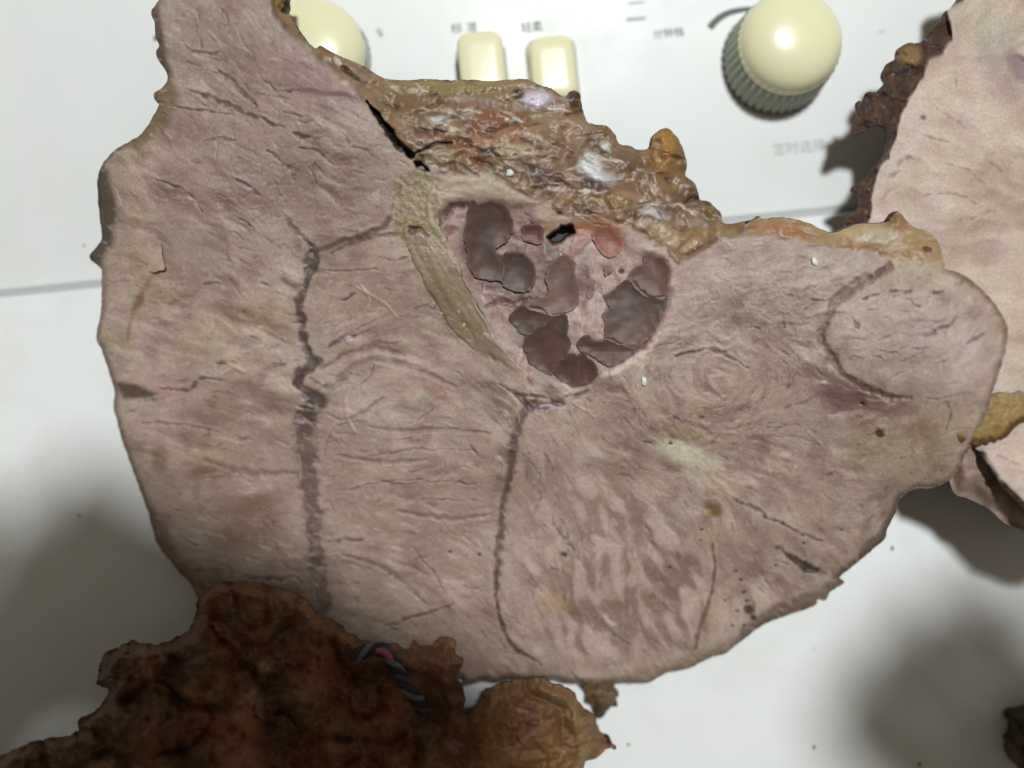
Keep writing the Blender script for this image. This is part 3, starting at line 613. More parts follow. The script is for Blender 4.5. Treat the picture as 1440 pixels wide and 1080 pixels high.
P.line([(684,432),(700,424),(722,428),(745,420)], 9, C(118,74,68), 0.8, -0.0008, 0.2); P.blob(632,324,10,5,0,C(132,88,84),0.7,-0.0004,0.2)
for pts, w, c in (([(826,372),(834,400),(830,440),(828,480)],14,C(178,158,148)),([(850,400),(846,440),(836,480)],10,C(176,156,146)),([(864,380),(880,400),(860,440)],14,C(182,162,150)),([(736,300),(732,330),(734,356)],14,C(172,134,130)),([(690,352),(712,356),(720,372)],12,C(196,176,166)),([(790,360),(806,352),(826,340)],16,C(164,118,112)),([(790,420),(800,450),(794,480)],8,C(172,150,140)),([(680,470),(700,480),(736,500)],10,C(178,160,150))):
    P.line(pts, w, c, 0.75, 0.0004, 0.1)
P.blob(780, 372, 20, 24, 0, C(124,108,98), 0.6, -0.0005, 0.2); P.blob(768, 352, 8, 12, 0, C(96,100,84), 0.7)
P.blob(934, 440, 16, 8, 30, C(182,138,134), 0.7); P.blob(944, 400, 6, 9, 0, C(186,146,144), 0.6, 0.0006, 0.4)

for a in ((700,398,34,13,20),(740,420,24,10,0),(660,345,12,20,0),(905,470,20,12,-50),(770,440,16,14,0),(820,400,10,26,5)): P.blob(*a, C(102,78,71), 0.8, -0.0002, 0.05, 0.7)
P.line([(620,316),(628,296),(644,288),(664,290)], [6,12,12,8], C(88,68,60), 0.85, -0.0008, 0.1, 0.8)
P.line([(738,300),(750,318),(752,340)], 8, C(128,88,82), 0.6, -0.0003)
rt = np.random.RandomState(55)
for i in range(150):                                             # torn pale and reddish tissue in the bone
    a = rt.uniform(625, 945); b = rt.uniform(285, 545); th = math.radians(rt.choice([60, 75, 100, 20]) + rt.uniform(-20, 20)); L_ = rt.uniform(8, 30)
    if wb[int((b - P.v0) / P.st), int((a - P.u0) / P.st)] < 0.7: continue
    cc_ = C(206, 188, 178) if rt.rand() < 0.5 else (C(146, 100, 94) if rt.rand() < 0.6 else C(120, 92, 84))
    P.line([(a, b), (a + math.cos(th) * L_ * .5 + rt.uniform(-3, 3), b + math.sin(th) * L_ * .5), (a + math.cos(th) * L_, b + math.sin(th) * L_)], rt.uniform(3, 9), cc_, rt.uniform(0.3, 0.75), rt.uniform(-0.0003, 0.0004), 0.1, 0.8, 1.3, 8.0, 0.8)
# --- sinewy top
SIN = [(375,-40),(380,-5),(384,18),(398,38),(422,62),(450,86),(470,100),(490,118),(508,134),(520,148),(545,183),(565,206),(584,222),(604,236),(640,243),(690,243),(715,262),(765,284),(800,306),(850,304),(890,322),(936,348),(955,374),(985,352),(1010,336),(1040,330),(1060,300),(1030,250),(990,150),(850,80),(700,60),(560,70),(480,40),(420,-40)]
FATS = [(1010,336),(1060,331),(1120,338),(1180,350),(1225,353),(1275,370),(1336,374),(1345,330),(1260,270),(1040,270),(1010,290)]
sm = polymask(P.wu, P.wv, SIN) & ~bm; fm = polymask(P.wu, P.wv, FATS) & ~sm
ws = 1 - smooth(-5, 4, sdpoly(P.wu, P.wv, SIN)); ws = ws * (1 - wb * 0.85); wf = 1 - smooth(-5, 4, sdpoly(P.wu, P.wv, FATS))
P.mix(ALL, ws, C(130,106,82)); P.mix(ALL, wf, C(166,136,102))
n1 = fbm(U, V, 26, 3, 95, 0.5); n2 = fbm(U + 9 * n1, V, 13, 3, 96, 0.5); n3 = fbm(U, V, 40, 3, 97)
P.mix(ALL, ws * 0.6 * smooth(0.05, 0.4, n1), C(160,122,92)); P.mix(ALL, ws * 0.55 * smooth(0.08, 0.4, -n1), C(98,70,52)); P.mix(ALL, ws * 0.5 * smooth(0.1, 0.45, n3), C(152,126,96)); P.mix(ALL, ws * 0.6 * smooth(0.2, 0.5, fbm(U, V, 34, 4, 99)), C(138,104,86)); sm_ = lic(blur(np.random.RandomState(70).randn(P.ny, P.nx), 16), 0.15 + 0.8 * fbm(U, V, 60, 2, 71), 12); P.mix(ALL, ws * 0.32 * smooth(1.0, 2.2, sm_), C(198,182,166)); P.mix(ALL, ws * 0.4 * smooth(0.9, 2.0, -sm_), C(84,60,46))
P.z += ws * (0.0009 * n1 + 0.0003 * n2 + 0.0026 * n3) + wf * (0.0006 * n1 + 0.0012 * n3)
P.z -= 0.006 * ws * (1 - smooth(0, 90, P.edge)) + 0.002 * wf * (1 - smooth(0, 30, P.edge))
P.wet = P.wet + ws * (0.22 + 0.5 * n1) + wf * 0.15
for a in (
    (640,122,110,12,0,C(146,126,76),0.75),(585,150,50,22,10,C(118,98,66),0.6),(720,130,40,10,0,C(150,124,92),0.6),(756,141,24,12,8,C(212,200,214),0.95,0.0012),(728,134,9,7,0,C(58,42,32),0.9,-0.0012),(700,190,60,14,-5,C(164,120,86),0.7),(715,168,45,12,5,C(132,86,56),0.8),
    (664,178,14,9,0,C(120,70,40),0.8),(650,200,20,9,-20,C(120,76,52),0.7),(618,168,16,6,8,C(192,188,178),0.9,0.0006),(632,158,10,4,20,C(186,170,160),0.8,0.0006),(580,128,8,3,0,C(200,184,160),0.8),(555,122,7,3,10,C(196,178,150),0.7),(600,195,22,12,10,C(140,104,80),0.6),
    (600,218,22,7,-30,C(146,126,92),0.7),(625,222,16,8,-20,C(168,150,112),0.8,0.0006),(648,214,9,9,0,C(152,98,66),0.85),(672,228,10,8,30,C(146,88,58),0.85,-0.0006),(720,212,34,10,5,C(182,166,138),0.8,0.0008),(745,218,14,6,-10,C(210,196,168),0.8,0.0006),(770,205,10,10,0,C(188,160,140),0.7),
    (790,165,26,26,20,C(148,118,88),0.7),(812,185,16,16,0,C(158,132,106),0.7),(808,140,9,12,0,C(62,42,28),0.9),(850,206,10,6,30,C(206,204,186),0.95,0.0008),(830,234,15,17,-25,C(216,220,222),0.95,0.0006),(842,248,20,8,30,C(214,218,218),0.95,0.0004),(826,222,9,6,0,C(206,206,196),0.8),(856,250,16,9,20,C(186,188,182),0.8,0.0006),
    (768,250,24,13,20,C(98,78,72),0.85,-0.0004),(836,262,28,10,25,C(94,74,74),0.85),(800,250,8,7,0,C(196,164,148),0.7,0.0006),(780,264,16,6,10,C(196,170,156),0.8),(800,278,14,8,0,C(146,124,82),0.7),(860,282,34,9,8,C(140,114,62),0.8),(890,276,22,5,12,C(176,138,118),0.7),
    (846,190,14,12,0,C(116,88,48),0.8),(880,225,20,20,0,C(116,92,70),0.6),(930,212,26,32,10,C(150,108,54),0.85,0.0012),(935,200,14,14,0,C(168,124,56),0.6),(945,250,20,20,0,C(140,102,62),0.7),(900,260,30,16,0,C(126,96,72),0.6),(924,300,22,6,12,C(202,192,188),0.85,0.0006),
    (905,312,12,7,0,C(190,168,158),0.8),(890,300,16,5,20,C(84,66,58),0.7),(955,300,26,12,10,C(122,98,82),0.7),(960,275,16,10,0,C(108,82,66),0.7),(935,330,24,14,20,C(172,152,112),0.75),(985,330,24,10,-15,C(154,122,80),0.8),(970,345,16,5,-30,C(176,150,112),0.7),(975,350,12,3,-30,C(80,58,34),0.8,-0.0006),
    (1000,300,12,12,0,C(124,104,62),0.8),(840,320,40,14,5,C(162,112,72),0.8),(765,318,16,10,0,C(156,120,80),0.7),(810,325,16,8,0,C(160,104,66),0.7),(866,342,14,20,-30,C(150,100,80),0.5),(1040,318,24,8,5,C(132,92,56),0.8),(1090,320,40,10,5,C(168,124,84),0.7),(1130,330,30,6,10,C(150,106,64),0.6),
    (1215,330,36,15,5,C(190,164,122),0.85,0.0008),(1240,332,28,12,0,C(184,170,146),0.7),(1186,328,10,6,0,C(206,178,132),0.6),(1290,340,18,16,30,C(162,134,88),0.8),(1265,312,12,14,0,C(146,112,70),0.8),(1304,351,7,4,20,C(72,46,22),0.9,-0.0008),(1230,352,60,3,6,C(150,102,50),0.8),(1290,368,40,8,5,C(176,150,112),0.7),
    (405,20,14,10,40,C(150,118,76),0.8),(430,58,22,7,50,C(132,108,76),0.7),(392,6,10,10,0,C(150,124,60),0.8),(470,92,16,5,50,C(196,176,162),0.0),(487,100,10,4,40,C(66,46,34),0.9,-0.0008),(500,108,9,4,30,C(60,42,32),0.8,-0.0006),(475,88,4,8,-30,C(206,190,174),0.9,0.0006),(486,116,5,3,40,C(200,180,166),0.8),(455,76,12,5,30,C(146,100,62),0.7)):
    k = list(a) + [0.0] * (8 - len(a)); P.blob(k[0], k[1], k[2], k[3], k[4], k[5], k[6], k[7], 0.25, 0.45, 1.0)
# pale and dark flecks of torn tissue
rf = np.random.RandomState(17)
for i in range(300):
    a = rf.uniform(470, 1010); b = rf.uniform(100, 345)
    ci = int((a - P.u0) / P.st); ri = int((b - P.v0) / P.st)
    if ws[ri, ci] < 0.6: continue
    th = math.radians(rf.uniform(-15, 40)); L_ = rf.uniform(10, 46); pp = [(a, b), (a + math.cos(th) * L_ * .5, b + math.sin(th) * L_ * .5 + rf.uniform(-4, 4)), (a + math.cos(th) * L_, b + math.sin(th) * L_)]
    cs_ = rf.rand()
    if cs_ < 0.42: P.line(pp, rf.uniform(2, 6), C(*(np.array([204,190,176]) + rf.uniform(-24, 14))), rf.uniform(0.3, 0.8), 0.00015, 0.2, 0.85, 1.3, 8.0, 0.8)
    elif cs_ < 0.6: P.line(pp, rf.uniform(3, 9), C(*(np.array([142,106,82]) + rf.uniform(-20, 14))), rf.uniform(0.3, 0.7), 0.0002, 0.25, 0.85, 1.3, 8.0, 0.8)
    else: P.line(pp, rf.uniform(2, 6), C(*(np.array([80,58,44]) + rf.uniform(-18, 18))), rf.uniform(0.4, 0.8), -0.0005, 0.1, 0.85, 1.3, 8.0, 0.8)
# the black slit and holes
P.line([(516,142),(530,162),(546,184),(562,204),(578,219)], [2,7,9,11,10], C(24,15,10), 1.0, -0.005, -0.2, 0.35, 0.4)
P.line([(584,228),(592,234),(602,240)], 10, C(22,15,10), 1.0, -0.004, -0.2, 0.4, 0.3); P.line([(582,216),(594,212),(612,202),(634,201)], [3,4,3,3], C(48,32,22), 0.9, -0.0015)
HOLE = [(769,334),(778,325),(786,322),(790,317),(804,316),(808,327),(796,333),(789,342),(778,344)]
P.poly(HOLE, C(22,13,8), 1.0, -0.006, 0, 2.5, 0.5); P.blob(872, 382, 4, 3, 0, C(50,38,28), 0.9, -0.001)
P.blob(788,300,4,3,0,C(60,44,18),0.8,-0.0008); P.line([(890,352),(906,364),(912,384)], 3, C(120,100,80), 0.5)

damp = 0.32 * (1 - np.maximum(np.maximum(ws, wf), wb)); P.z = P.z * (1 - damp) + (Z0 - 0.0020 * (1 - smooth(0, 11, P.edge)) ** 2) * damp     # the knife left the face fairly flat
# --- lobes of dark marrow jelly (own meshes sunk into the bone)
zz = lambda a: [(600 + x / 3.6, 260 + y / 3.6) for x, y in a]
LOBES = [
 (zz([(215,180),(228,110),(275,94),(330,98),(390,130),(425,190),(424,240),(390,292),(350,315),(352,350),(385,380),(380,440),(350,462),(300,457),(250,440),(220,390),(208,320),(204,250)]), (74,56,52)),
 (zz([(384,386),(420,350),(480,358),(525,400),(542,450),(530,510),(490,532),(430,522),(388,490),(372,440)]), (72,54,50)),
 (zz([(488,222),(520,200),(570,204),(586,240),(576,290),(530,292),(495,272)]), (88,58,54)),
 (zz([(640,400),(690,370),(735,400),(746,470),(757,520),(755,590),(720,625),(660,645),(600,640),(540,620),(515,602),(560,572),(620,552),(606,480),(620,430)]), (100,80,74)),
 (zz([(430,672),(470,627),(540,618),(592,642),(606,690),(560,722),(505,752),(460,722)]), (72,58,54)),
 (zz([(602,712),(640,672),(690,670),(712,712),(702,760),(716,800),(704,860),(660,890),(640,945),(580,925),(530,880),(510,820),(524,762)]), (76,58,54)),
 (zz([(655,940),(680,892),(740,862),(756,880),(758,1000),(752,1012),(710,1005),(670,975)]), (72,54,52)),
 (zz([(766,880),(790,866),(840,900),(862,945),(840,990),(780,1012),(764,1002)]), (72,54,52)),
 (zz([(1095,402),(1110,365),(1150,352),(1195,375),(1216,430),(1221,500),(1200,555),(1150,560),(1090,540),(1048,490),(1042,440)]), (92,66,62)),
 (zz([(930,562),(990,510),(1042,492),(1092,545),(1150,566),(1196,566),(1190,612),(1165,680),(1120,760),(1062,802),(1000,800),(930,772),(915,768),(918,700),(908,650),(934,630),(908,576)]), (80,61,56)),
 (zz([(775,815),(795,780),(830,772),(852,800),(890,790),(920,776),(1000,806),(1050,810),(1040,850),(990,890),(930,912),(880,890),(850,862),(800,850)]), (76,58,54)),
 (zz([(872,222),(920,215),(980,270),(986,312),(940,357),(900,350),(868,310),(842,262)]), (126,80,66)),
 (zz([(830,486),(852,500),(838,562),(820,575),(816,530)]), (104,82,76)),
 (zz([(896,422),(918,412),(936,422),(930,445),(905,462)]), (104,80,74)),
]
P.poly([(645,300),(700,292),(745,305),(762,345),(792,380),(794,440),(760,446),(700,425),(655,385),(645,340)], C(118,90,83), 0.62, -0.0003, 0.05, 16, 1.5)
P.poly([(722,435),(790,430),(800,480),(800,530),(760,525),(735,480)], C(112,86,79), 0.6, -0.0003, 0.05, 10, 1.5)
P.poly([(905,360),(940,370),(944,420),(915,480),(860,515),(830,500),(856,480),(856,420),(885,395)], C(112,86,79), 0.55, -0.0003, 0.05, 10, 1.5)
for pts, c in LOBES: P.poly(pts, C(c[0] + 40, c[1] + 26, c[2] + 22), 0.85, -0.0006, 0.05, 8.0, 1.0)
fk = np.random.RandomState(91).randn(P.ny, P.nx); fk = blur(fk, 1); fk = lic(fk, ang, 4); P.mix(ALL, 0.40 * smooth(1.0, 2.6, fk) * (1 - ws) * (1 - wb), C(204,186,172)); P.mix(ALL, 0.42 * smooth(1.2, 2.8, -fk) * (1 - ws) * (1 - wb), C(98,76,66))
# little scattered relief to break smoothness everywhere
P.z += 0.00012 * fbm(U, V, 7, 3, 120)
P.wet = np.clip(P.wet, 0, 1)

slab = empty('meat_slice', at(720, 560, 0.0), label='large cut slice of cooked meat with bone marrow core, nearest the middle of the picture', category='meat')
slab.location = (0, 0, 0)
BR = C(92, 70, 48); BRd = C(58, 42, 28)
def wallcol(u, v, i):
    n = fbm(u, v, 20, 3, 130); k = np.clip(0.5 + 1.2 * n, 0, 1)[:, None]; return BR * k + BRd * (1 - k)
P.build([('cut_face', M_FACE, None, {}), ('sinew_cap', M_SINEW, sm, {'label': 'brown sinewy torn top edge'}), ('fat_strip', M_FAT, fm, {'label': 'amber strip of fat'}), ('spongy_bone', M_BONE, bm, {'label': 'pinkish spongy bone core'}), ('tendon', M_FAT, tm & ~sm & ~bm, {'label': 'olive coloured tendon band'})],
        slab, [(0.0004, 0.0008, 0.0004), (0.0006, 0.0025, 0.0004), (-0.0005, 0.008, 0.0004), (-0.006, 0.018, 0.0004), (-0.02, 0.024, 0.0004)], 'crust_edge', M_BARK, wallcol)

def surf(Pc, u, v):
    return bil(Pc.z, (v - Pc.v0) / Pc.st, (u - Pc.u0) / Pc.st)
for i, (pts, c) in enumerate(LOBES):
    c = (c[0] + 5, c[1] + 4, c[2] + 0); cen = np.mean(pts, 0); grow = 1.13; pts = [tuple(cen + (np.array(q) - cen) * grow) for q in pts]
    L = Piece(pts, 1.3, 5.0, 14, 200 + i, 1.2)
    base = bil(Z0, (L.V - P.v0) / P.st, (L.U - P.u0) / P.st) - 0.0026
    L.z = base + 0.00235 - 0.0010 * (1 - np.exp(-L.edge / 10.0)) + 0.00012 * fbm(L.U, L.V, 22, 2, 210 + i)
    n = fbm(L.U, L.V, 24, 3, 220 + i); c0 = C(*c); L.col[:] = c0
    L.mix(ALL, 0.5 * smooth(0.0, 0.5, n), C(c[0] + 22, c[1] + 12, c[2] + 10)); vv_ = smooth(0.15, 0.85, (L.V - L.V.min()) / (L.V.max() - L.V.min()) + 0.3 * n); L.mix(ALL, 0.45 * vv_, C(c[0] + 26, c[1] + 18, c[2] + 15)); L.mix(ALL, 0.5 * smooth(0.05, 0.5, -n), C(c[0] - 10, c[1] - 10, c[2] - 9))
    L.mix(ALL, (0.25 + 0.4 * vv_) * (1 - smooth(0, 6, L.edge + 6 * n)), C(c[0] + 34, c[1] + 26, c[2] + 22))
    L.wet[:] = 0.25 + 0.3 * np.clip(n, 0, 1)
    L.build([('marrow_lobe', M_JELLY, None, {})], slab, [(-0.0001, 0.0008, 0.0), (0.0, 0.0022, 0.0)], 'lobe_rim', M_JELLY, lambda u, v, k, c=c: np.tile(C(*c) * 0.9, (len(u), 1)))
# join each lobe with its rim: a lobe is one mesh
import bmesh
kids = [o for o in slab.children if o.name.startswith(('marrow_lobe', 'lobe_rim'))]
lob = [o for o in kids if o.name.startswith('marrow')]; rim = [o for o in kids if o.name.startswith('lobe')]
for a, b in zip(sorted(lob, key=lambda o: o.name), sorted(rim, key=lambda o: o.name)):
    bm_ = bmesh.new(); bm_.from_mesh(a.data); bm_.from_mesh(b.data); bm_.to_mesh(a.data); bm_.free()
    a.data.polygons.foreach_set('use_smooth', np.ones(len(a.data.polygons), bool)); bpy.data.objects.remove(b)
    a.parent = [o for o in slab.children if o.name.startswith('spongy_bone')][0]

# dangling scrap of bark under the lower edge (part of the slice)
S = Piece([(806,946),(812,959),(819,968),(824,979),(823,988),(832,992),(834,1003),(841,1011),(847,1009),(853,1001),(860,994),(869,993),(866,983),(871,978),(869,972),(864,964),(866,946)], 1.5, 2.0, 9, 301)
S.z = 0.0035 + 0.0022 * (1 - np.exp(-S.edge / 8)) + 0.0012 * fbm(S.U, S.V, 14, 4, 302) - 0.0025 * smooth(985, 1012, S.V)
S.col[:] = C(112, 88, 56); S.mix(ALL, smooth(0, 0.4, fbm(S.U, S.V, 16, 4, 303)), C(134, 110, 74)); S.mix(ALL, smooth(0.0, 0.35, fbm(S.U, S.V, 13, 4, 304)), C(72, 52, 34)); S.mix(ALL, smooth(985, 1000, S.V) * 0.7, C(74, 58, 46)); S.wet[:] = 0.3
S.build([('bark_scrap', M_BARK, None, {'label': 'small brown scrap of crust hanging below the lower edge'})], slab, [(0.0002, 0.001, 0.0003), (-0.001, 0.006, 0.0003)], 'scrap_edge', M_BARK, wallcol)
# pale flap of muscle lifted off the face
F = Piece([(206,344),(216,341),(226,342),(228,360),(232,378),(224,380),(215,383),(208,378),(210,364)], 1.3, 0.8, 6, 311)
F.z = surf(P, F.U, F.V) * 0 + bil(Z0, (F.V - P.v0) / P.st, (F.U - P.u0) / P.st) + 0.0012 + 0.0008 * smooth(345, 382, F.V) + 0.00015 * fbm(F.U, F.V, 10, 3, 312)
F.col[:] = C(186, 164, 144); F.mix(ALL, smooth(0, .4, fbm(F.U, F.V, 16, 3, 313)) * .6, C(164, 142, 120)); F.wet[:] = 0.2
F.build([('flap', M_FACE, None, {'label': 'pale loose flap on the cut face'})], slab, [(0.0, 0.0006, 0), (-0.0004, 0.002, 0)], 'flap_edge', M_FACE, lambda u, v, k: np.tile(C(150,128,104), (len(u), 1)))

def body(parent, pts, ztop, zpx=None):
    top = [at(u, v, ztop) for u, v in pts]; n = len(top); vs = top + [(x * 0.97, y * 0.97, 0.0003) for x, y, z in top]
    fs = [tuple(range(n)), tuple(range(2 * n - 1, n - 1, -1))] + [(i, i + n, (i + 1) % n + n, (i + 1) % n) for i in range(n)]
    o = pymesh('underside', vs, fs, M_UNDER, parent, False)
    return o
M_UNDER = mat('shaded_flesh', 0.6, C(128, 100, 82)); smudge(M_UNDER, C(128, 100, 82), C(84, 60, 42), 60, 0.4, 0.65, 0.4, 0.6)
# ================================================================== SECOND SLICE (right edge)
OUT2 = [(1380,-60),(1352,-10),(1340,8),(1328,18),(1322,30),(1306,46),(1295,59),(1276,61),(1263,69),(1260,81),(1247,91),(1241,104),(1245,115),(1232,128),(1219,130),(1215,141),(1204,143),(1206,161),(1199,178),(1202,189),(1217,183),(1224,178),(1238,176),(1247,182),(1247,195),(1243,217),(1225,240),(1210,257),(1197,264),(1210,275),(1206,296),(1190,316),(1210,400),(1260,520),(1320,600),(1352,640),(1371,630),(1391,654),(1401,672),(1417,691),(1432,705),(1442,716),(1500,770),(1600,780),(1680,600),(1690,200),(1600,-60)]
Q = Piece(OUT2, 2.0, 2.2, 12, 401)
FACE2 = [(1354,-60),(1354,0),(1330,16),(1335,37),(1337,56),(1326,74),(1306,85),(1298,107),(1284,130),(1269,154),(1261,178),(1254,200),(1249,222),(1230,244),(1228,270),(1219,312),(1240,420),(1300,560),(1362,640),(1378,634),(1396,658),(1408,676),(1424,692),(1440,706),(1500,758),(1620,800),(1750,400),(1700,-80)]
sd2 = sdpoly(Q.wu, Q.wv, FACE2); wf2 = 1 - smooth(-3, 3, sd2)
a2 = 0.9 * fbm(Q.U, Q.V, 90, 3, 402) + 0.4 * fbm(Q.U, Q.V, 24, 2, 403) + np.interp(Q.V, [0, 150, 300, 500, 700], [-0.9, 0.45, 0.15, 0.05, 0.3])
g2 = np.random.RandomState(8); G2 = lic(blur(g2.randn(Q.ny, Q.nx), 4), a2, 9); G3 = lic(blur(g2.randn(Q.ny, Q.nx), 24), a2, 14); lm2 = fbm(Q.U, Q.V, 120, 4, 404)
base2 = 0.0255 + 0.026 * smooth(330, 730, Q.V) * smooth(1230, 1420, Q.U) + 0.0015 * lm2
Q.z = base2 + wf2 * (0.00008 * G2 + 0.00018 * G3) + (1 - wf2) * (-0.0018 + 0.0024 * fbm(Q.U, Q.V, 26, 4, 405, 0.6))
t = np.clip(0.6 + 0.07 * G2 + 0.13 * G3 + 0.4 * lm2 + 0.25 * fbm(Q.U, Q.V, 40, 3, 409), 0, 1)[..., None]; ca, cb, cc = C(208,190,175), C(192,171,156), C(165,143,127)
Q.col = np.where(t > 0.5, cb + (ca - cb) * (t - .5) * 2, cc + (cb - cc) * t * 2)
Q.blob(1410, 90, 26, 50, -25, C(146,126,118), 0.5, -0.0005, 0, 0.7); Q.blob(1435, 95, 12, 22, -30, C(120,100,108), 0.6, -0.001); Q.blob(1300, 165, 5, 3, 20, C(98,74,60), 0.9, -0.0005); Q.blob(1390, 40, 40, 30, 0, C(178,168,148), 0.5)
Q.blob(1400, 660, 16, 30, 40, C(196,164,156), 0.4)
for pts, w in (([(1315,150),(1345,172),(1360,180)],4),([(1260,232),(1268,222),(1290,226)],5),([(1268,222),(1284,220)],5),([(1250,250),(1262,238)],4),([(1390,228),(1410,240)],5),([(1330,230),(1360,240),(1390,262)],3),([(1240,280),(1262,262)],3),([(1290,280),(1330,270),(1380,290)],3),([(1300,190),(1340,205)],3),([(1340,100),(1350,130)],3),([(1350,310),(1400,300)],3),([(1420,650),(1436,655)],4),([(1400,640),(1415,646)],3)): Q.line(pts, w, C(124,100,86), 0.45, -0.0003, 0, 0.9, 1.3, 8.0, 0.8)
nb = fbm(Q.U, Q.V, 18, 4, 410, 0.6); kb = 1 - wf2
Q.mix(ALL, kb, C(70, 46, 30)); Q.mix(ALL, kb * smooth(0.0, 0.45, nb) * 0.7, C(110, 76, 46)); Q.mix(ALL, kb * smooth(0.05, 0.4, -nb) * 0.7, C(40, 26, 18)); Q.blob(1280, 78, 15, 14, 0, C(150,118,72), 0.85, 0.001, 0.2)
Q.wet[:] = 0.12; Q.wet += kb * (0.2 + 0.3 * nb); Q.wet = np.clip(Q.wet, 0, 1)
slab2 = empty('meat_slice', (0, 0, 0), label='paler pink meat slice with dark crust, cut off by the right edge of the picture', category='meat')
Q.build([('cut_face', M_FACE, None, {}), ('crust', M_BARK, sd2 > 0, {'label': 'dark brown torn crust'})], slab2, [(0.0001, 0.001, 0.0004), (-0.0006, 0.003, 0.0004), (-0.0018, 0.005, 0.0004)], 'crust_edge', M_BARK, wallcol)
B2 = Piece([(1310,560),(1330,640),(1340,690),(1364,702),(1393,718),(1411,734),(1442,748),(1520,790),(1600,760),(1600,600),(1450,540)], 3.0, 3.0, 16, 421)
B2.z = 0.042 - 0.004 * (1 - smooth(0, 26, B2.edge)) + 0.0015 * fbm(B2.U, B2.V, 30, 4, 422); B2.col[:] = C(150,128,114); B2.mix(ALL, smooth(0, .4, fbm(B2.U, B2.V, 40, 4, 423)) * .8, C(120,92,72)); B2.wet[:] = .2
B2.build([('lower_flesh', M_FACE, None, {'label': 'shaded lower layer of flesh under the slice'})], slab2, [(0.0002, 0.001, 0.0), (-0.001, 0.004, 0), (-0.003, 0.007, 0.0003)], 'lower_crust', M_BARK, wallcol)

body(slab2, [(1350,20),(1335,150),(1320,300),(1370,500),(1372,600),(1384,664),(1440,722),(1520,760),(1640,620),(1650,0)], 0.024)
# curled scrap of rind wedged between the two slices
T = Piece([(1350,590),(1376,566),(1395,556),(1409,552),(1428,555),(1445,560),(1480,568),(1490,585),(1460,590),(1440,593),(1428,601),(1417,614),(1414,620),(1411,617),(1407,622),(1404,618),(1398,625),(1394,620),(1388,627),(1384,622),(1378,628),(1366,624),(1350,620)], 1.5, 1.0, 6, 431, 2.0)
T.z = 0.0470 + 0.0006 * (1 - np.exp(-T.edge / 7)) - 0.001 * smooth(590, 628, T.V) + 0.0006 * fbm(T.U, T.V, 14, 4, 432)
T.col[:] = C(156, 130, 76); T.mix(ALL, smooth(0, .4, fbm(T.U, T.V, 22, 4, 433)) * .7, C(132, 100, 52)); T.mix(ALL, 0.9 * (1 - smooth(4, 13, T.edge + 5 * fbm(T.U, T.V, 8, 3, 434))) * smooth(590, 604, T.V + (T.U - 1400) * 0.35), C(84, 44, 24)); T.wet[:] = .4
rind = empty('rind_scrap', (0, 0, 0), label='yellow curled rind scrap with dark fringed edge between the two slices', category='meat scrap')
T.build([('rind', M_FACE, None, {})], rind, [(0.0002, 0.0008, 0), (-0.0006, 0.003, 0)], 'fringe', M_BARK, lambda u, v, k: np.tile(C(86,48,26), (len(u), 1)))

# ================================================================== CRUSTED CHUNK (bottom left)
OUT3 = [(-80,1085),(0,1063),(19,1055),(54,1042),(96,1036),(109,1026),(112,1013),(137,997),(149,978),(150,968),(136,962),(137,953),(141,930),(150,917),(179,906),(185,901),(192,906),(224,906),(243,900),(265,885),(275,869),(276,852),(283,834),(305,822),(335,818),(372,824),(408,832),(432,846),(444,862),(470,874),(492,893),(520,904),(548,904),(573,914),(581,902),(589,907),(607,909),(614,899),(624,896),(636,899),(641,907),(640,918),(648,927),(650,935),(645,945),(648,963),(653,975),(653,987),(651,1003),(660,1003),(670,995),(677,985),(685,969),(712,961),(740,954),(761,954),(782,962),(803,973),(820,994),(834,1007),(842,1026),(850,1036),(858,1046),(868,1054),(855,1053),(846,1060),(836,1070),(824,1072),(820,1084),(812,1130),(600,1190),(-80,1190)]
K = Piece(OUT3, 2.0, 5.5, 14, 501)
zk = [(0,1100,52),(150,1000,46),(200,920,40),(280,870,34),(330,840,28),(430,870,22),(520,915,20),(620,910,20),(640,960,21),(560,980,28),(440,960,36),(320,950,44),(300,1060,52),(450,1060,42),(560,1060,34),(650,1040,26),(720,990,24),(760,980,25),(830,1030,19),(860,1050,15),(780,1080,24),(700,1100,26)]
l1 = fbm(K.U, K.V, 75, 4, 502, 0.55); l2 = fbm(K.U, K.V, 28, 4, 503, 0.6); rg = np.sqrt(np.abs(fbm(K.U, K.V, 120, 2, 504)) + 0.002) * 2.2 + 0.5 * np.sqrt(np.abs(fbm(K.U, K.V, 50, 2, 514)) + 0.004); l3 = fbm(K.U, K.V, 9, 3, 505, 0.6)
K.z = shepard(K.U, K.V, zk, 55) * 0.001 + 0.0080 * l1 + 0.0030 * l2 + 0.0010 * l3 + 0.0060 * (rg - 1.0) - 0.006 * (1 - smooth(0, 22, K.edge)) ** 2
K.col[:] = C(124, 84, 54); K.mix(ALL, smooth(-0.05, 0.4, l1) * 0.8, C(164, 116, 74)); K.mix(ALL, smooth(0.05, 0.5, -fbm(K.U, K.V, 110, 3, 509)) * 0.7, C(72, 48, 30)); K.mix(ALL, smooth(0.1, 0.4, fbm(K.U, K.V, 90, 3, 507)) * .6, C(136, 76, 54)); K.mix(ALL, smooth(0.05, .35, l3) * .2, C(128, 100, 64)); K.mix(ALL, smooth(300, 60, K.U) * .5, C(60, 50, 28))  # last mix darkens the left end, shadow put into the crust colour
K.poly([(680,960),(760,950),(850,1020),(830,1085),(690,1085),(670,1010)], C(138,104,66), 0.6, 0, 0.1, 14); K.poly([(700,985),(745,985),(760,1020),(720,1050),(690,1020)], C(98,62,44), 0.6, -0.0012, 0.3, 10); K.line([(760,965),(800,1000),(822,1040),(820,1080)], 20, C(140,118,76), 0.7, 0.0012, 0.2, .8)
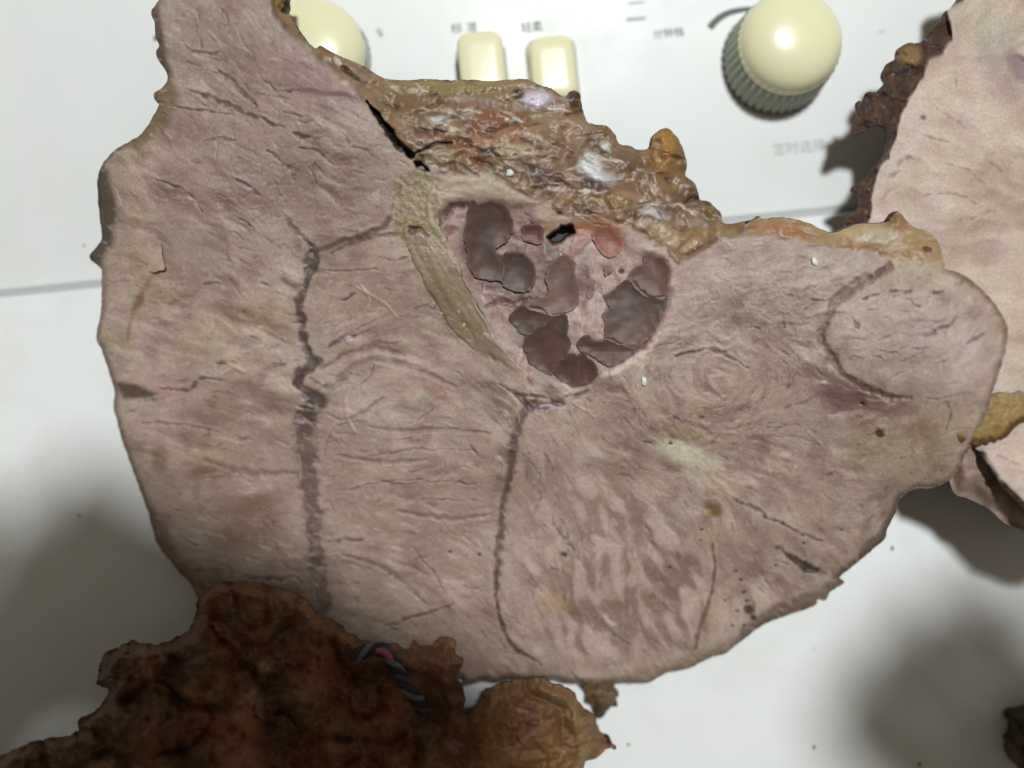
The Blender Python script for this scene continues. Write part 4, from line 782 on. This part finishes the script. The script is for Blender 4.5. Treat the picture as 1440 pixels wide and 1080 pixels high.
K.poly([(540,920),(640,905),(650,990),(640,1010),(600,1000),(570,960)], C(104,72,48), 0.7, 0, 0.1, 10); K.poly([(300,825),(400,835),(430,860),(420,900),(340,890),(290,860)], C(132,98,70), 0.7, 0, 0, 14)
K.poly([(560,1010),(640,1020),(660,1080),(560,1090)], C(128,92,62), 0.5, 0, 0, 14)
for i, (a, b, c, d) in enumerate(((357,985,10,16),(372,940,8,16),(430,980,12,10),(640,1050,12,9),(735,1000,8,4),(790,1055,9,5))): K.blob(a, b, c, d, 20, C(172,140,116), 0.7, 0.0008, 0.4)
K.wet = np.clip(0.3 + 0.5 * l2 + 0.2 * l3, 0, 1)
chunk = empty('meat_chunk', (0, 0, 0), label='dark browned crusted meat chunk in shadow at the bottom left, overlapping the large slice', category='meat')
K.build([('crust', M_BARK, None, {})], chunk, [(0.0001, 0.001, 0.0004), (-0.0010, 0.003, 0.0004), (-0.0030, 0.006, 0.0004)], 'crust_edge', M_BARK, wallcol)
body(chunk, [(-60,1120),(210,1040),(340,960),(480,960),(600,980),(640,1030),(740,1010),(790,1040),(780,1150),(-60,1180)], 0.012)
# fragment at the right edge of the frame
R4 = Piece([(1431,1024),(1436,1014),(1448,1010),(1500,1000),(1520,1080),(1480,1100),(1446,1095),(1434,1070),(1437,1048),(1440,1036)], 1.5, 2.5, 9, 551)
R4.z = 0.012 + 0.006 * (1 - np.exp(-R4.edge / 14)) + 0.0025 * fbm(R4.U, R4.V, 16, 4, 552); R4.col[:] = C(62, 42, 26); R4.mix(ALL, smooth(0, .4, fbm(R4.U, R4.V, 14, 4, 553)), C(98, 70, 42)); R4.wet[:] = .3
frag = empty('crust_fragment', (0, 0, 0), label='dark crust fragment just entering at the lower right edge of the picture', category='meat scrap')
R4.build([('crust', M_BARK, None, {})], frag, [(0.0004, 0.001, 0.0002), (-0.001, 0.006, 0.0002), (-0.002, 0.02, 0.0002)], 'crust_edge', M_BARK, wallcol)

# ================================================================== BRAIDED CORD on the chunk
cp = spline([(497,926),(512,916),(530,912),(546,920),(556,938),(568,958),(582,978),(594,994),(602,1008)], False, 1.6)
cz = blur(surf(K, K.U, K.V), 8)
czz = bil(cz, (cp[:, 1] - K.v0) / K.st, (cp[:, 0] - K.u0) / K.st); czz = np.convolve(np.pad(czz, 9, 'edge'), np.ones(19) / 19, 'valid') + 0.0020
cpw = np.array([at(u, v, z) for (u, v), z in zip(cp, czz)])
def tube(name, path, rad, mt, parent, seg=8, **pr):
    path = np.asarray(path); t = np.gradient(path, axis=0); t /= np.linalg.norm(t, axis=1)[:, None]
    up = np.array([0, 0, 1.0]); a = np.cross(t, up); a /= np.maximum(np.linalg.norm(a, axis=1), 1e-9)[:, None]; b = np.cross(a, t); n = len(path)
    th = np.arange(seg) * 2 * np.pi / seg; r = np.broadcast_to(rad, (n,))
    vs = (path[:, None] + r[:, None, None] * (np.cos(th)[None, :, None] * a[:, None] + np.sin(th)[None, :, None] * b[:, None])).reshape(-1, 3)
    fs = [(i * seg + j, i * seg + (j + 1) % seg, (i + 1) * seg + (j + 1) % seg, (i + 1) * seg + j) for i in range(n - 1) for j in range(seg)]
    fs += [tuple(range(seg)), tuple((n - 1) * seg + j for j in range(seg))]
    return pymesh(name, vs, fs, mt, parent, True, **pr)
def yarn(name, c):
    m = mat(name, 0.8, C(*c)); b = m.node_tree.nodes['Principled BSDF']; n = noise_node(m, 2600, 3); bp = N(m, 'ShaderNodeBump'); bp.inputs['Strength'].default_value = 0.8; bp.inputs['Distance'].default_value = 0.0004
    LK(m, n.outputs['Fac'], bp.inputs['Height']); LK(m, bp.outputs[0], b.inputs['Normal'])
    mx = N(m, 'ShaderNodeMix', data_type='RGBA'); mx.inputs['A'].default_value = rgba(C(*c) * 0.6); mx.inputs['B'].default_value = rgba(C(*c) * 1.2); n2 = noise_node(m, 900, 3); LK(m, n2.outputs['Fac'], mx.inputs['Factor']); LK(m, mx.outputs['Result'], b.inputs['Base Color']); return m
cord = empty('braided_cord', (0, 0, 0), label='thin braided dark and grey cord with a pink strand on the crusted chunk', category='cord')
tt = np.gradient(cpw, axis=0); tt /= np.linalg.norm(tt, axis=1)[:, None]; aa = np.cross(tt, [0, 0, 1.0]); aa /= np.linalg.norm(aa, axis=1)[:, None]; bb = np.cross(aa, tt); sl = np.concatenate([[0], np.cumsum(np.linalg.norm(np.diff(cpw, axis=0), axis=1))])
for i, (c, lb) in enumerate((((112,108,112), 'pale grey strand'), ((62,48,58), 'dark purple strand'), ((82,70,80), 'grey violet strand'), ((46,36,44), 'blackish strand'))):
    ph = sl / 0.014 * 2 * np.pi + i * np.pi / 2
    tube('strand', cpw + 0.0014 * (np.cos(ph)[:, None] * aa + np.sin(ph)[:, None] * bb), 0.00115, yarn('yarn_%d' % i, c), cord, 8, label=lb)
pk = (cp[:, 0] > 524) & (cp[:, 0] < 552); ph = sl / 0.03 * 2 * np.pi + 0.6
tube('strand', (cpw + 0.0021 * np.array([0.25, 0.1, 1.0]))[pk], 0.0013 * np.sin(np.linspace(0.25, np.pi - 0.25, pk.sum())), yarn('yarn_pink', (170,80,102)), cord, 8, label='pink strand')

# ================================================================== CRUMBS
def lump_mesh(name, r, seed, flat=0.55):
    g = np.random.RandomState(seed); bm_ = bmesh.new(); bmesh.ops.create_icosphere(bm_, subdivisions=2, radius=1)
    ax = g.uniform(0.7, 1.3, 3)
    for v in bm_.verts:
        p = np.array(v.co); n = 1 + 0.35 * perlin(p[0] * 1.7 + seed, p[1] * 1.7 + p[2], seed % 40) ; v.co = Vector(p * ax * n * r * np.array([1, 1, flat]))
    me = bpy.data.meshes.new(name); bm_.to_mesh(me); bm_.free(); me.polygons.foreach_set('use_smooth', [True] * len(me.polygons)); return me
M_CRUMB = mat('brown_crumb', 0.6, C(132, 116, 98)); M_SALT = mat('white_fat_crumb', 0.35, C(222, 220, 214))
M_SALT.node_tree.nodes['Principled BSDF'].inputs['Subsurface Weight'].default_value = 0.3; M_SALT.node_tree.nodes['Principled BSDF'].inputs['Subsurface Scale'].default_value = 0.001
for m_ in (M_CRUMB, M_SALT):
    n_ = noise_node(m_, 1500, 4); bp = N(m_, 'ShaderNodeBump'); bp.inputs['Strength'].default_value = 0.5; bp.inputs['Distance'].default_value = 0.0003; LK(m_, n_.outputs['Fac'], bp.inputs['Height']); LK(m_, bp.outputs[0], m_.node_tree.nodes['Principled BSDF'].inputs['Normal'])
for i, (u, v, r, lb) in enumerate(((1255,771,3.0,'dark crumb on the lid just right of the large slice, below the black shadow'),(1145,1051,2.4,'crumb on the lid at the bottom, left of the soft lower right shadow'),(884,1047,2.4,'crumb on the lid just right of the crusted chunk at the bottom'),(1145,913,1.4,'tiny crumb on the lid below the lower right edge of the large slice'),(1293,1075,3.0,'dark crumb inside the soft shadow at the bottom right edge'),(111,725,1.8,'crumb on the lid left of the large slice, at the rim of the shadow'),(118,345,1.8,'crumb on the panel just above the grey gap, left of the slice'))):
    o = bpy.data.objects.new('crumb', lump_mesh('crumb', r * k0, 600 + i)); o.data.materials.append(M_CRUMB); link(o, None, label=lb, category='crumb', group='crumbs scattered on the lid'); o.location = at(u, v, r * k0 * 0.4 + (PZ if v < 390 and u < 300 else 0))
o = bpy.data.objects.new('crumb', lump_mesh('crumb', 4 * k0, 640)); o.data.materials.append(M_CRUMB); link(o, None, label='greyish crumb on the control panel left of the large slice', category='crumb', group='crumbs scattered on the lid'); o.location = at(219, 53, PZ + 4 * k0 * 0.4)
for i, (u, v, r, asp, rot, lb) in enumerate(((717,243,6.0,1.0,0,'round white fat crumb on the brown sinewy edge of the large slice'),(906,536,4.2,1.9,-80,'white rice-like grain on the cut face below the bone core'),(1146,368,4.5,1.4,-60,'white grain on the cut face below the amber fat strip'))):
    o = bpy.data.objects.new('fat_crumb', lump_mesh('fat_crumb', r * 0.00025, 663 + i, 0.4)); o.data.materials.append(M_SALT); link(o, None, label=lb, category='crumb', group='white crumbs on the meat')
    z_ = float(surf(P, np.array([u]), np.array([v]))[0]); o.location = at(u, v, z_ + r * 0.00025 * 0.3); o.scale = (asp, 1, 1); o.rotation_euler = (0, 0, math.radians(rot))

# ================================================================== THE PHONE AND THE ARM THAT SHADE THE LOWER CORNERS (beyond the frame)
M_PHONE = mat('phone_glass', 0.15, (0.02, 0.02, 0.022)); M_SLEEVE = mat('dark_sleeve', 0.85, (0.03, 0.03, 0.04))
def rbox(name, hx, hy, hz, r, mt, parent, loc=(0, 0, 0), rz=0):
    vs = []; n = 8; rings = [(-hz, -0.0015), (-hz + 0.0015, 0), (hz - 0.0015, 0), (hz, -0.0015)]
    for z, d in rings:
        for cx, cy, a0 in ((hx - r, hy - r, 0), (-hx + r, hy - r, 90), (-hx + r, -hy + r, 180), (hx - r, -hy + r, 270)):
            for k in range(n + 1):
                a = math.radians(a0 + 90 * k / n); vs.append((cx + (r + d) * math.cos(a), cy + (r + d) * math.sin(a), z))
    m = 4 * (n + 1); fs = [(i * m + j, i * m + (j + 1) % m, (i + 1) * m + (j + 1) % m, (i + 1) * m + j) for i in range(3) for j in range(m)] + [tuple(range(m))[::-1], tuple(3 * m + j for j in range(m))]
    o = pymesh(name, vs, fs, mt, parent, False); o.location = loc; o.rotation_euler = (0, 0, rz); return o
phone = empty('phone', (-0.047, 0.0140, H + 0.010), label='dark phone held above the meat, taking the picture', category='phone'); phone.rotation_euler = (0, 0, math.radians(-28))
rbox('phone_body', 0.082, 0.039, 0.0042, 0.010, M_PHONE, phone)
rbox('camera_bump', 0.014, 0.011, 0.001, 0.004, M_PHONE, phone, (-0.060, -0.02, -0.0052))
# right hand and sleeve reaching in beyond the frame
me = bpy.data.meshes.new('person'); V_ = []; E_ = []; R_ = []
def chain(pts, prev=None):
    for x, y, z, r in pts:
        V_.append((x - 0.022, y + 0.004, z)); R_.append(r)
        if prev is not None: E_.append((prev, len(V_) - 1))
        prev = len(V_) - 1
    return prev
HZ = H + 0.016
chest = chain([(0.0, -0.80, 0.10, 0.15), (0.0, -0.76, 0.32, 0.16), (0.0, -0.70, 0.50, 0.13)])
chain([(0.0, -0.66, 0.58, 0.055), (0.0, -0.62, 0.66, 0.075), (0.0, -0.60, 0.74, 0.085), (0.0, -0.61, 0.80, 0.06)], chest)
def arm(sx, hand, elbow, wrist):
    d = np.array(hand[:2]) - np.array(wrist[:2]); d = d / np.hypot(*d); n = np.array([-d[1], d[0]]) * sx      # towards the fingers, towards the thumb
    q = chain([(0.17 * sx, -0.71, 0.50, 0.075), (*elbow, 0.048), (*[(a + b) / 2 for a, b in zip(elbow, wrist)], 0.042), (*wrist, 0.030), (*hand, 0.040)], chest)
    h = np.array(hand[:2]); z = hand[2]
    for k, ln in ((-1.5, 0.82), (-0.5, 1.0), (0.5, 1.08), (1.5, 0.95)):
        b = h + d * 0.028 + n * k * 0.0195
        pts = [b, b + d * 0.030 * ln, b + d * 0.034 * ln, b + d * 0.018 * ln]; zz_ = [z + 0.006, z + 0.002, z - 0.018 * ln, z - 0.030 * ln]
        chain([(p[0], p[1], w, r) for p, w, r in zip(pts, zz_, (0.0105, 0.0095, 0.0088, 0.0078))], q)
    t0 = h - d * 0.012 + n * 0.034
    chain([(t0[0], t0[1], z, 0.014), (*(t0 + n * 0.020 + d * 0.018), z - 0.004, 0.011), (*(t0 + n * 0.022 + d * 0.042), z - 0.010, 0.009)], q)
arm(1, (0.222, -0.022, HZ), (0.47, -0.32, HZ), (0.279, -0.080, HZ))
arm(-1, (-0.116, 0.004, HZ + 0.016), (-0.39, -0.35, HZ), (-0.168, -0.078, HZ + 0.01))
me.from_pydata(V_, E_, []); M_SKIN = mat('skin', 0.5, (0.45, 0.28, 0.2)); me.materials.append(M_SKIN)
person = bpy.data.objects.new('person', me); link(person, None, label="person in dark clothes leaning in beyond the bottom edge, holding the phone", category='person')
md = person.modifiers.new('skin', 'SKIN')
for i, r in enumerate(R_): me.skin_vertices[0].data[i].radius = (r, r)
me.skin_vertices[0].data[0].use_root = True
sb = person.modifiers.new('sub', 'SUBSURF'); sb.levels = 2; sb.render_levels = 2
for sx, pts in ((1, [(0.17, -0.70, 0.49), (0.31, -0.53, 0.41), (0.47, -0.32, HZ), (0.39, -0.21, HZ), (0.299, -0.102, HZ)]), (-1, [(-0.17, -0.70, 0.49), (-0.29, -0.52, 0.41), (-0.39, -0.35, HZ), (-0.285, -0.225, HZ), (-0.186, -0.105, HZ + 0.008)])):
    tube('sleeve', spline(pts, False, 0.03), np.linspace(0.085, 0.048, len(spline(pts, False, 0.03))), M_SLEEVE, person, 20)
tube('shirt', [(0, -0.82, 0.0), (0, -0.80, 0.10), (0, -0.76, 0.32), (0, -0.70, 0.50), (0, -0.675, 0.555)], np.array([0.17, 0.175, 0.185, 0.15, 0.08]), M_SLEEVE, person, 28)
hair = bpy.data.objects.new('hair', lump_mesh('hair', 0.105, 720, 1.0)); hair.data.materials.append(mat('black_hair', 0.5, (0.015, 0.013, 0.012))); link(hair, person); hair.location = (0.0, -0.635, 0.765)
print('objects', len(bpy.data.objects))
